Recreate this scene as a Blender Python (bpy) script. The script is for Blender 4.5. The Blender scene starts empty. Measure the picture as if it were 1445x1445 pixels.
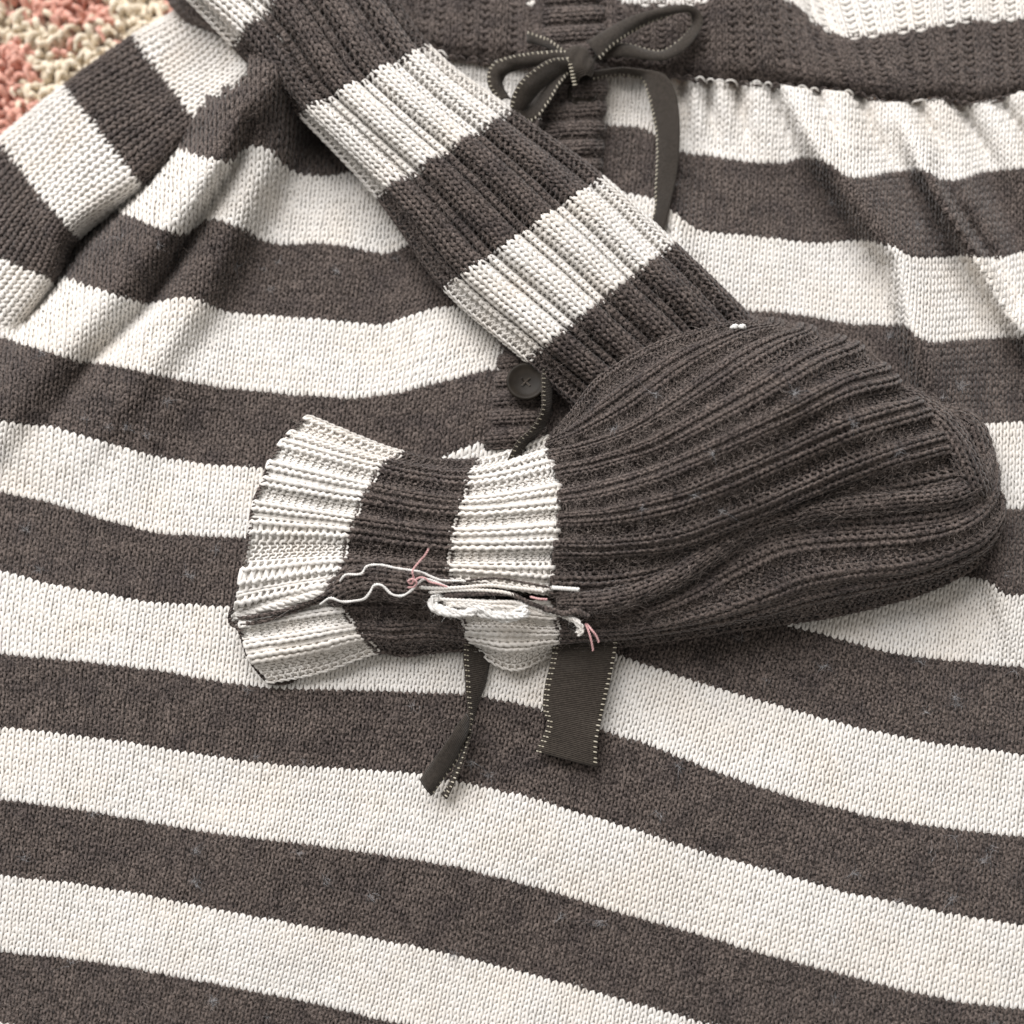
import bpy, math, random
import numpy as np
from mathutils import Vector, Matrix

rng = np.random.default_rng(11)
random.seed(11)
scene = bpy.context.scene
COL = scene.collection

# ------------------------------------------------------------------ camera
FOV, TILT, DIST, Z0 = 45.0, math.radians(14.0), 0.3138, 0.014
F = 722.5 / math.tan(math.radians(FOV / 2))
CAM = np.array([0.0, -DIST * math.sin(TILT), Z0 + DIST * math.cos(TILT)])
cam_data = bpy.data.cameras.new('camera')
cam_data.sensor_width = 36; cam_data.angle = math.radians(FOV)
cam_data.clip_start = 0.005; cam_data.clip_end = 20
cam_data.dof.use_dof = True
cam_data.dof.focus_distance = 0.300
cam_data.dof.aperture_fstop = 8.0
cam = bpy.data.objects.new('camera', cam_data); COL.objects.link(cam)
cam.location = CAM; cam.rotation_euler = (TILT, 0, 0)
scene.camera = cam

# ------------------------------------------------------------------ light of the room
world = bpy.data.worlds.new('World'); scene.world = world; world.use_nodes = True
bg = world.node_tree.nodes['Background']
bg.inputs[0].default_value = (1.0, 0.955, 0.90, 1); bg.inputs[1].default_value = 0.37
ld = bpy.data.lights.new('window_light', 'AREA')
ld.shape = 'RECTANGLE'; ld.size = 1.3; ld.size_y = 1.0; ld.energy = 33.0; ld.color = (1.0, 0.972, 0.965)
lamp = bpy.data.objects.new('window_light', ld); COL.objects.link(lamp)
lamp.location = (-0.40, 0.86, 1.06)
lamp.rotation_euler = (Vector((0, 0, 0)) - Vector(lamp.location)).to_track_quat('-Z', 'Y').to_euler()
vs = scene.view_settings
vs.view_transform = 'Standard'; vs.look = 'None'; vs.gamma = 1; vs.use_curve_mapping = False; vs.exposure = 0.0

# ------------------------------------------------------------------ materials
def mat(name, c1, c2, scale, rough=0.9, sheen=0.25, c3=None, patch=70.0, bump=0.0, spec=0.15, detail=3, trans=0.0):
    m = bpy.data.materials.new(name); m.use_nodes = True
    nt = m.node_tree; b = nt.nodes['Principled BSDF']
    b.inputs['Roughness'].default_value = rough
    b.inputs['Specular IOR Level'].default_value = spec
    b.inputs['Sheen Weight'].default_value = sheen
    b.inputs['Sheen Roughness'].default_value = 0.5
    tc = nt.nodes.new('ShaderNodeTexCoord')
    n = nt.nodes.new('ShaderNodeTexNoise'); n.inputs['Scale'].default_value = scale; n.inputs['Detail'].default_value = detail
    nt.links.new(tc.outputs['Object'], n.inputs['Vector'])
    r = nt.nodes.new('ShaderNodeValToRGB')
    r.color_ramp.elements[0].position = 0.36; r.color_ramp.elements[0].color = (*c1, 1)
    r.color_ramp.elements[1].position = 0.66; r.color_ramp.elements[1].color = (*c2, 1)
    nt.links.new(n.outputs['Fac'], r.inputs[0])
    out = r.outputs[0]
    if c3:
        n2 = nt.nodes.new('ShaderNodeTexNoise'); n2.inputs['Scale'].default_value = patch; n2.inputs['Detail'].default_value = 2
        nt.links.new(tc.outputs['Object'], n2.inputs['Vector'])
        r2 = nt.nodes.new('ShaderNodeValToRGB')
        r2.color_ramp.elements[0].position = 0.42; r2.color_ramp.elements[0].color = (0, 0, 0, 1)
        r2.color_ramp.elements[1].position = 0.70; r2.color_ramp.elements[1].color = (1, 1, 1, 1)
        nt.links.new(n2.outputs['Fac'], r2.inputs[0])
        mx = nt.nodes.new('ShaderNodeMix'); mx.data_type = 'RGBA'; mx.blend_type = 'MULTIPLY'
        nt.links.new(r2.outputs[0], mx.inputs[0])
        nt.links.new(out, mx.inputs[6]); mx.inputs[7].default_value = (*c3, 1)
        out = mx.outputs[2]
    nt.links.new(out, b.inputs['Base Color'])
    if bump:
        bp = nt.nodes.new('ShaderNodeBump'); bp.inputs['Strength'].default_value = bump; bp.inputs['Distance'].default_value = 0.0004
        nt.links.new(n.outputs['Fac'], bp.inputs['Height']); nt.links.new(bp.outputs[0], b.inputs['Normal'])
    if trans:       # loose fibres let some light through
        tr = nt.nodes.new('ShaderNodeBsdfTranslucent'); nt.links.new(out, tr.inputs[0])
        ms = nt.nodes.new('ShaderNodeMixShader'); ms.inputs[0].default_value = trans
        nt.links.new(b.outputs[0], ms.inputs[1]); nt.links.new(tr.outputs[0], ms.inputs[2])
        nt.links.new(ms.outputs[0], nt.nodes['Material Output'].inputs['Surface'])
    return m

M_DARK = mat('charcoal_wool', (0.022, 0.0168, 0.0147), (0.184, 0.149, 0.132), 1700, sheen=0.2, c3=(0.64, 0.64, 0.67), patch=150)
M_CREAM = mat('cream_yarn', (0.74, 0.712, 0.668), (0.84, 0.823, 0.797), 1800, sheen=0.10, c3=(1.0, 0.975, 0.945), patch=60)
M_FUZZ = mat('charcoal_fuzz', (0.12, 0.098, 0.088), (0.36, 0.305, 0.275), 900, sheen=0.2)
M_LINT = mat('grey_lint', (0.25, 0.25, 0.26), (0.42, 0.42, 0.43), 900, sheen=0.2)
M_CFUZZ = mat('cream_fuzz', (0.75, 0.70, 0.62), (0.85, 0.82, 0.75), 900, sheen=0.1)
M_RIB = mat('olive_brown_ribbon', (0.040, 0.032, 0.025), (0.066, 0.054, 0.043), 1500, rough=0.7, sheen=0.15)
M_STITCH = mat('ribbon_stitch', (0.46, 0.42, 0.33), (0.64, 0.60, 0.50), 1200, rough=0.6, sheen=0.0)
M_WHITE = mat('white_thread', (0.74, 0.73, 0.70), (0.86, 0.85, 0.83), 2500, sheen=0.1)
M_PINK = mat('pink_thread', (0.62, 0.34, 0.34), (0.78, 0.52, 0.51), 2500, sheen=0.1)
M_BUTTON = mat('button_resin', (0.018, 0.015, 0.012), (0.030, 0.025, 0.020), 300, rough=0.4, sheen=0.0, spec=0.10)
M_RUGC = mat('rug_cream', (0.72, 0.62, 0.47), (0.86, 0.78, 0.64), 500, sheen=0.2, bump=0.5)
M_RUGP = mat('rug_pink', (0.60, 0.29, 0.22), (0.78, 0.46, 0.38), 500, sheen=0.2, bump=0.5)
M_RUGB = mat('rug_backing_cloth', (0.40, 0.28, 0.19), (0.55, 0.40, 0.28), 200, sheen=0.1)

def ribbon_weave(m):
    # fine cross ribs of the grosgrain, along the ribbon's own length (UV)
    nt = m.node_tree; b = nt.nodes['Principled BSDF']
    uv = nt.nodes.new('ShaderNodeUVMap')
    w = nt.nodes.new('ShaderNodeTexWave'); w.wave_type = 'BANDS'; w.bands_direction = 'Y'
    w.inputs['Scale'].default_value = 0.42; w.inputs['Distortion'].default_value = 0.6
    nt.links.new(uv.outputs[0], w.inputs['Vector'])
    bp = nt.nodes.new('ShaderNodeBump'); bp.inputs['Strength'].default_value = 0.9; bp.inputs['Distance'].default_value = 0.0003
    nt.links.new(w.outputs['Fac'], bp.inputs['Height']); nt.links.new(bp.outputs[0], b.inputs['Normal'])
ribbon_weave(M_RIB)

# ------------------------------------------------------------------ helpers
def at(px, py, z):
    """photo pixel (1445 frame) -> point of the place at height z"""
    px = np.asarray(px, float); py = np.asarray(py, float); z = np.asarray(z, float)
    dx = (px - 722.5) / F; dy = -(py - 722.5) / F
    ct, st = math.cos(TILT), math.sin(TILT)
    wx = dx; wy = dy * ct + st; wz = dy * st - ct
    k = (z - CAM[2]) / wz
    return np.stack(np.broadcast_arrays(CAM[0] + wx * k, CAM[1] + wy * k, z), -1)

PX = DIST / F          # one photo pixel at skirt height, in metres

def empty(name, loc=(0, 0, 0)):
    o = bpy.data.objects.new(name, None); COL.objects.link(o); o.location = loc
    o.empty_display_size = 0.02
    return o

def mesh_obj(name, V, Q, material, parent=None, midx=None, mats=None, uv=None, smooth=True, kind=None, label=None):
    me = bpy.data.meshes.new(name)
    V = np.ascontiguousarray(V, np.float32); Q = np.ascontiguousarray(Q, np.int32)
    k = Q.shape[1]
    me.vertices.add(len(V)); me.vertices.foreach_set('co', V.ravel())
    me.loops.add(Q.size); me.loops.foreach_set('vertex_index', Q.ravel())
    me.polygons.add(len(Q))
    me.polygons.foreach_set('loop_start', np.arange(0, Q.size, k, dtype=np.int32))
    if smooth:
        me.polygons.foreach_set('use_smooth', np.ones(len(Q), bool))
    for mm in (mats or [material]):
        me.materials.append(mm)
    if midx is not None:
        me.polygons.foreach_set('material_index', np.asarray(midx, np.int32))
    if uv is not None:
        l = me.uv_layers.new(name='UVMap')
        l.data.foreach_set('uv', np.ascontiguousarray(uv[Q.ravel()], np.float32).ravel())
    me.update(calc_edges=True)
    o = bpy.data.objects.new(name, me); COL.objects.link(o)
    if parent is not None:
        o.parent = parent
        if parent.type == 'EMPTY': o.matrix_parent_inverse = Matrix.Translation(-parent.location)
    if kind: o['kind'] = kind
    if label: o['label'] = label
    return o

def compact(V, Q):
    u, inv = np.unique(Q.ravel(), return_inverse=True)
    return V[u], inv.reshape(Q.shape)

def norm(a):
    return a / np.maximum(np.linalg.norm(a, axis=-1, keepdims=True), 1e-12)

def catmull(P, t):
    """P (n,...) control values at integer params, t array -> smooth interpolation"""
    P = np.asarray(P, float); n = len(P)
    t = np.clip(np.asarray(t, float), 0, n - 1)
    i = np.minimum(t.astype(int), n - 2); f = (t - i).reshape((-1,) + (1,) * (P.ndim - 1))
    p0 = P[np.maximum(i - 1, 0)]; p1 = P[i]; p2 = P[i + 1]; p3 = P[np.minimum(i + 2, n - 1)]
    a = np.where((i == 0).reshape(f.shape), p1 * 2 - p2, p0)
    d = np.where((i == n - 2).reshape(f.shape), p2 * 2 - p1, p3)
    m1 = 0.5 * (p2 - a); m2 = 0.5 * (d - p1)
    return ((2 * f**3 - 3 * f**2 + 1) * p1 + (f**3 - 2 * f**2 + f) * m1 + (-2 * f**3 + 3 * f**2) * p2 + (f**3 - f**2) * m2)

def poly_at(pts, f):
    """points at fractions f of a polyline's length, smoothed"""
    pts = np.asarray(pts, float)
    d = np.r_[0, np.cumsum(np.linalg.norm(np.diff(pts[:, :2], axis=0), axis=1))]
    t = np.interp(np.asarray(f) * d[-1], d, np.arange(len(pts)))
    return catmull(pts, t)

def inside(px, py, poly):
    px = np.asarray(px); py = np.asarray(py); r = np.zeros(px.shape, bool)
    n = len(poly)
    for i in range(n):
        x1, y1 = poly[i]; x2, y2 = poly[(i + 1) % n]
        c = ((y1 > py) != (y2 > py)) & (px < (x2 - x1) * (py - y1) / (y2 - y1 + 1e-12) + x1)
        r ^= c
    return r

def vnoise(x, y, seed=0):
    """smooth value noise, unit cell"""
    r = np.random.default_rng(seed).random((64, 64))
    xi = np.floor(x).astype(int); yi = np.floor(y).astype(int)
    fx = x - xi; fy = y - yi; fx = fx * fx * (3 - 2 * fx); fy = fy * fy * (3 - 2 * fy)
    g = lambda a, b: r[a % 64, b % 64]
    return (g(xi, yi) * (1 - fx) * (1 - fy) + g(xi + 1, yi) * fx * (1 - fy) + g(xi, yi + 1) * (1 - fx) * fy + g(xi + 1, yi + 1) * fx * fy) * 2 - 1

# ------------------------------------------------------------------ cloth nets and knitted yarn
class Net:
    """a smooth cloth surface; node (j, i) is course j*dv, wale coordinate i*du"""
    def __init__(self, P, du=1.0, dv=1.0, pxy=None):
        self.P = P; self.du = du; self.dv = dv; self.nv, self.nu = P.shape[:2]
        gu = np.gradient(P, axis=1); gv = np.gradient(P, axis=0)
        N = norm(np.cross(gu, gv))
        if np.mean(N[..., 2]) < 0: N = -N
        for _ in range(2):
            N[1:-1] = (N[:-2] + 2 * N[1:-1] + N[2:]) / 4
            N[:, 1:-1] = (N[:, :-2] + 2 * N[:, 1:-1] + N[:, 2:]) / 4
        self.N = norm(N); self.pxy = pxy
        self.ulen = np.linalg.norm(gu * [1, 1, 0.45], axis=-1) / du
    def _w(self, u, v):
        a = np.clip(u / self.du, 0, self.nu - 1.001); b = np.clip(v / self.dv, 0, self.nv - 1.001)
        i = a.astype(int); j = b.astype(int)
        return i, j, (a - i)[..., None], (b - j)[..., None]
    def s(self, A, u, v):
        i, j, f, g = self._w(u, v)
        return (A[j, i] * (1 - f) + A[j, i + 1] * f) * (1 - g) + (A[j + 1, i] * (1 - f) + A[j + 1, i + 1] * f) * g
    def sample(self, u, v):
        return self.s(self.P, u, v), norm(self.s(self.N, u, v))
    def nearest(self, A, u, v):
        i = np.clip(np.rint(u / self.du).astype(int), 0, self.nu - 1); j = np.clip(np.rint(v / self.dv).astype(int), 0, self.nv - 1)
        return A[j, i]

def arc_even(P):
    """respace every course of a net evenly along its own length"""
    out = np.empty_like(P); n = P.shape[1]
    for j in range(len(P)):
        d = np.r_[0, np.cumsum(np.linalg.norm(np.diff(P[j], axis=0), axis=1))]
        t = np.linspace(0, d[-1], n)
        for k in range(3): out[j, :, k] = np.interp(t, d, P[j, :, k])
    return out

RIB_OUT = dict(sign=[1, 1, 1, .1, 1, .1], height=[.7, 1.0, .7, -1.5, .1, -1.5], width=[1.3, 1.3, 1.3, .34, 1.15, .34])
RIB_IN = dict(sign=[1, -.2, 1, -1, -1, -1], height=[1.0, -.15, 1.0, -.8, -1.0, -.8], width=[1.75, .5, 1.75, .6, .6, .6])
RIB_YOKE = dict(sign=[1, 1, 1, -1, 1, -1], height=[.5, .6, .5, -.3, .4, -.3], width=[1.0, 1.0, 1.0, 1.6, 1.0, 1.6])
RIB_PLACKET = dict(sign=[1, 1, .2], height=[.9, .9, -1.0], width=[1.1, 1.1, .8])
FLAT = dict(sign=[1], height=[0.0], width=[1.0])

def columns(rib, n, off=0):
    w = np.array([rib['width'][(i + off) % len(rib['width'])] for i in range(n)])
    edge = np.r_[0, np.cumsum(w)]
    return edge, edge[-1]

def knit(net, rib, ncol, rows, wpx, off=0, depth=0.0012, seg=10, sides=4, rad=0.275, amp=0.80, flip=1, mask=None, jit=1.0, slant=0.235, local=True, flat=0.52, relief=0.155):
    """yarn courses over a net; returns vertices and quads. rows = course indices. wpx = metres per unit wale width"""
    edge, W = columns(rib, ncol, off)
    L = len(rib['sign'])
    cen = np.arange(ncol) + 0.5
    sgn_c = np.array([rib['sign'][(i + off) % L] for i in range(ncol)], float)
    h_c = np.array([rib['height'][(i + off) % L] for i in range(ncol)], float)
    k = np.arange(ncol * seg + 1)
    t = (k / seg - 0.5) * 2 * np.pi
    Us = k / seg + slant * np.sin(2 * t)
    sgn = np.interp(Us, cen, sgn_c); hh = np.interp(Us, cen, h_c)
    u0 = np.interp(Us, np.arange(ncol + 1), edge) * (net.nu - 1) * net.du / W
    rows = np.asarray(rows); R = len(rows)
    n = len(k)
    ju = rng.normal(0, 0.055 * jit, (R, ncol + 2)); jv = rng.normal(0, 0.085 * jit, (R, ncol + 2))
    tt = k / seg
    JU = np.stack([np.interp(tt, np.arange(ncol + 2) - .5, a) for a in ju]) * net.du
    JV = np.stack([np.interp(tt, np.arange(ncol + 2) - .5, a) for a in jv])
    U = u0[None] + JU
    V = rows[:, None] + 0.5 + flip * amp * 0.5 * 1.9 * np.cos(t)[None] + JV
    dz = -np.cos(2 * t) * relief * sgn
    P, N = net.sample(U, V)
    w_c = np.array([max(rib['width'][(i + off) % L], 0.75) for i in range(ncol)], float)
    scale = wpx * np.interp(Us, cen, w_c)[None] * np.ones((R, 1))
    if local:       # wider stitches where the cloth is stretched
        scale = scale * np.clip(net.s(net.ulen[..., None], U, V)[..., 0] * (net.nu - 1) * net.du / W / wpx, 0.72, 1.25)
    P = P + N * ((hh * depth)[None] + dz[None] * scale + scale * rng.normal(0, 0.012 * jit, (R, 1)))[..., None]
    T = norm(np.gradient(P, axis=1))
    B = norm(np.cross(T, N)); N2 = np.cross(B, T)
    rr = rad * scale * (1 + 0.10 * jit * np.stack([np.interp(tt, np.arange(0, ncol + 2) - .5, a) for a in rng.normal(0, 1, (R, ncol + 2))]))
    ph = (np.arange(sides) + 0.5) / sides * 2 * np.pi
    ring = P[:, :, None] + rr[..., None, None] * (flat * np.cos(ph)[None, None, :, None] * N2[:, :, None] + np.sin(ph)[None, None, :, None] * B[:, :, None])
    idx = np.arange(R * n * sides).reshape(R, n, sides)
    a = idx[:, :-1]; b = idx[:, 1:]
    q = np.stack([a, b, np.roll(b, -1, 2), np.roll(a, -1, 2)], -1)
    if mask is not None:
        m = net.nearest(mask, U, V)
        keep = m[:, :-1] & m[:, 1:]
        q = q[keep]
    q = q.reshape(-1, 4)
    if len(q) == 0: return None
    return compact(ring.reshape(-1, 3), q)

def backing(name, net, parent, row_mat, off, mask=None, rib=None, ncol=None, roff=0, depth=0.0012, coarse=1):
    P = net.P - net.N * off
    if rib is not None:
        edge, W = columns(rib, ncol, roff); L = len(rib['sign'])
        h_c = np.array([rib['height'][(i + roff) % L] for i in range(ncol)], float)
        uc = (edge[:-1] + edge[1:]) / 2 * (net.nu - 1) * net.du / W
        h = np.interp(np.arange(net.nu) * net.du, uc, h_c)
        P = P + net.N * (h * depth)[None, :, None]
    idx = np.arange(net.nv * net.nu).reshape(net.nv, net.nu)
    q = np.stack([idx[:-1, :-1], idx[:-1, 1:], idx[1:, 1:], idx[1:, :-1]], -1)
    mi = np.array([row_mat((j + .5) * net.dv) for j in range(net.nv - 1)])[:, None] * np.ones((1, net.nu - 1), int)
    if mask is not None:
        keep = mask[:-1, :-1] & mask[1:, 1:]
        q = q[keep]; mi = mi[keep]
    q = q.reshape(-1, 4); mi = mi.reshape(-1)
    # drop unused vertices
    u, inv = np.unique(q.ravel(), return_inverse=True)
    return mesh_obj(name, P.reshape(-1, 3)[u], inv.reshape(q.shape), None, parent, midx=mi, mats=[M_DARK, M_CREAM])

def hairs(P, N, length, width, lean=0.45, curl=0.6, segs=3):
    """thin curved fibres as narrow strips from points P with normals N"""
    n = len(P)
    d = norm(rng.normal(0, 1, (n, 3))); d = norm(d - N * np.sum(d * N, -1, keepdims=True))
    up = np.abs(rng.normal(lean, 0.3, (n, 1)))
    d = norm(d + N * up)
    side = norm(np.cross(d, N) + 1e-6)
    cv = rng.normal(0, curl, (n, 1)); cd = rng.normal(-0.35, 0.35, (n, 1))
    L = (length * rng.lognormal(0, 0.45, (n, 1)))
    wv = norm(np.cross(d, rng.normal(0, 1, (n, 3)))) * (width * 0.5)
    out = []
    for s in range(segs + 1):
        f = s / segs
        c = P + d * L * f + side * L * cv * f * f + N * L * cd * f * f * up
        w = wv * (1 - 0.75 * f)
        out += [c - w, c + w]
    V = np.stack(out, 1)
    b = np.arange(n)[:, None] * (2 * (segs + 1))
    q = []
    for s in range(segs):
        q.append(np.concatenate([b + 2 * s, b + 2 * s + 1, b + 2 * s + 3, b + 2 * s + 2], 1))
    return V.reshape(-1, 3), np.concatenate(q)

def join(parts):
    V = []; Q = []; o = 0
    for p in parts:
        if p is None: continue
        V.append(p[0]); Q.append(p[1] + o); o += len(p[0])
    return np.concatenate(V), np.concatenate(Q)

def fuzz(net, name, parent, row_is_dark, n_dark, n_cream, lift, mask=None, length=0.0022):
    u = rng.random(n_dark + n_cream) * (net.nu - 1) * net.du; v = rng.random(n_dark + n_cream) * (net.nv - 1) * net.dv
    dark = row_is_dark(v)
    m = np.ones(len(u), bool) if mask is None else net.nearest(mask, u, v)
    pat = np.clip(0.75 + 0.9 * vnoise(u / 9.0, v / 7.0, 77), 0.15, 1.6)
    sel = rng.random(len(u)) < pat * np.where(dark, n_dark, n_cream) / max(n_dark, n_cream, 1)
    for flag, mt, nm in ((True, M_FUZZ, 'wool_fuzz'), (False, M_CFUZZ, 'yarn_fuzz')):
        k = m & sel & (dark == flag)
        if k.sum() < 5: continue
        P, N = net.sample(u[k], v[k])
        V, Q = hairs(P + N * lift, N, length if flag else length * .6, 0.000075 if flag else 0.00005, segs=2)
        mesh_obj(nm, V, Q, mt, parent, kind='stuff')

def tube(pts, r, sides=6, taper=None):
    """a strand through 3D points (n,3); r scalar or array"""
    pts = np.asarray(pts, float); n = len(pts)
    T = norm(np.gradient(pts, axis=0)); ref = np.array([0.1, 0.2, 1.0])
    B = norm(np.cross(T, ref)); N = np.cross(B, T)
    rr = np.broadcast_to(np.asarray(r, float), (n,)).copy()
    ph = np.arange(sides) / sides * 2 * np.pi
    ring = pts[:, None] + rr[:, None, None] * (np.cos(ph)[None, :, None] * N[:, None] + np.sin(ph)[None, :, None] * B[:, None])
    V = ring.reshape(-1, 3)
    idx = np.arange(n * sides).reshape(n, sides)
    a = idx[:-1]; b = idx[1:]
    q = np.stack([a, b, np.roll(b, -1, 1), np.roll(a, -1, 1)], -1).reshape(-1, 4)
    # rounded ends: two shrinking rings each
    o = len(V)
    for end, sg in ((0, -1), (n - 1, 1)):
        c = pts[end] + T[end] * rr[end] * 0.55 * sg
        V = np.vstack([V, c + (ring[end] - pts[end]) * 0.25])
        e = np.arange(o, o + sides); o += sides
        q2 = np.stack([idx[end], np.roll(idx[end], -1), np.roll(e, -1), e], -1)
        q = np.vstack([q, q2 if sg > 0 else q2[:, ::-1]])
    return V, q

def strand(pxz, r, n=60, sides=6, plies=2, twist=900.0, wob=0.0):
    """a plied yarn along (px, py, z) points: two or three strands wound round each other"""
    p = poly_at(pxz, np.linspace(0, 1, n)); c = at(p[:, 0], p[:, 1], p[:, 2])
    if wob:
        c = c + rng.normal(0, wob, c.shape)
    if plies <= 1:
        return tube(c, r, sides)
    d = np.r_[0, np.cumsum(np.linalg.norm(np.diff(c, axis=0), axis=1))]
    T = norm(np.gradient(c, axis=0)); B = norm(np.cross(T, [0.1, 0.2, 1.0])); N = np.cross(B, T)
    out = []
    for k in range(plies):
        a = d * twist + k * 2 * np.pi / plies
        off = (np.cos(a)[:, None] * N + np.sin(a)[:, None] * B) * r * 0.5
        out.append(tube(c + off, r * 0.62, sides))
    return join(out)

# ================================================================== THE RUG
rug = empty('rug', (0, 0, -0.016))
rug['label'] = 'thick pink and cream looped pile rug under the dress, bare at the top left'
rug['category'] = 'rug'
g = np.array([[-0.55, -0.5, -0.010], [0.55, -0.5, -0.010], [0.55, 0.6, -0.010], [-0.55, 0.6, -0.010]])
gb = g.copy(); gb[:, 2] = -0.016
mesh_obj('rug_backing', np.vstack([g, gb]), np.array([[0, 1, 2, 3], [7, 6, 5, 4], [0, 4, 5, 1], [1, 5, 6, 2], [2, 6, 7, 3], [3, 7, 4, 0]]), M_RUGB, rug, smooth=False)

def rug_pile():
    out = {0: [], 1: []}
    sp = 8.6
    xs, ys = np.meshgrid(np.arange(-120, 400, sp), np.arange(-130, 340, sp))
    xs = (xs + rng.uniform(-6, 6, xs.shape)).ravel(); ys = (ys + rng.uniform(-6, 6, ys.shape)).ravel()
    k = ~inside(xs, ys, [(420, -300), (420, 90), (300, 110), (200, 190), (90, 260), (0, 330), (-240, 480), (600, 480), (600, -300)])
    for x, y in zip(xs[k], ys[k]):
        q = vnoise(np.array(x / 36.0 + 7), np.array(y / 36.0 + 3), 5) + 0.8 * vnoise(np.array(x / 21.0), np.array(y / 21.0), 6)
        pink = 1 if q > -0.03 + rng.normal(0, 0.16) else 0
        a = rng.uniform(0, 2 * np.pi); L = rng.uniform(0.0022, 0.0055); r = rng.uniform(0.00065, 0.00125)
        base = at(x, y, -0.010)
        d = np.array([math.cos(a), math.sin(a), 0]); bend = rng.uniform(0.2, 1.0)
        f = np.linspace(0, 1, 7)[:, None]
        h = rng.uniform(0.004, 0.008)
        c = base + d * L * (f ** 1.5) * bend * 1.6 + np.array([0, 0, 1]) * h * np.sin(f * (0.5 + 0.35 * bend) * np.pi)
        rad = r * np.array([.8, .95, 1.0, 1.05, 1.0, .8, .4]) * (1 + rng.normal(0, .12, 7))
        c = c + rng.normal(0, 0.00022, c.shape)
        out[pink].append(tube(c, rad, 5))
    for pk, mt in ((0, M_RUGC), (1, M_RUGP)):
        V = join(out[pk])[0]; V = V[rng.random(len(V)) < 0.25]
        h = hairs(V, np.tile([0, 0, 1.0], (len(V), 1)), 0.0015, 0.00014, 0.5, 1.0, 2)
        mesh_obj('pile_fibres', *h, mt, rug, kind='stuff')
    mesh_obj('cream_pile', *join(out[0]), M_RUGC, rug, kind='stuff')
    mesh_obj('pink_pile', *join(out[1]), M_RUGP, rug, kind='stuff')
rug_pile()

# ================================================================== THE DRESS
dress = empty('knit_dress', (0, -0.05, 0.0))
dress['label'] = 'charcoal and cream striped knit dress with a ribbed sleeve turned inside out across its front'
dress['category'] = 'dress'

SLEEVE_L = [(222, -60), (335, 58), (352, 108), (432, 163), (480, 215), (539, 275), (600, 350), (636, 402), (690, 450), (748, 503), (800, 550), (850, 597), (905, 655)]
SLEEVE_R = [(350, -160), (480, -90), (520, 0), (560, 32), (598, 68), (650, 112), (715, 163), (790, 223), (845, 262), (900, 308), (948, 350), (1000, 398), (1050, 447), (1110, 520)]
# regions wholly covered by other layers: no yarn is laid there
HID_SLEEVE = [(375, 60), (460, 60), (520, 60), (600, 130), (690, 205), (800, 290), (900, 370), (1000, 470), (1100, 500), (1220, 570), (1330, 660), (1360, 720), (1300, 780), (1150, 815), (950, 845), (780, 850), (700, 850), (520, 850), (420, 880), (400, 800), (430, 700), (480, 690), (600, 700), (690, 690), (800, 660), (830, 620), (740, 440), (640, 330), (480, 150)]
HID_SIDE = [(-600, -400), (360, -400), (360, 70), (336, 112), (266, 160), (180, 236), (86, 300), (50, 372), (-10, 448), (-120, 520), (-600, 700)]

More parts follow.
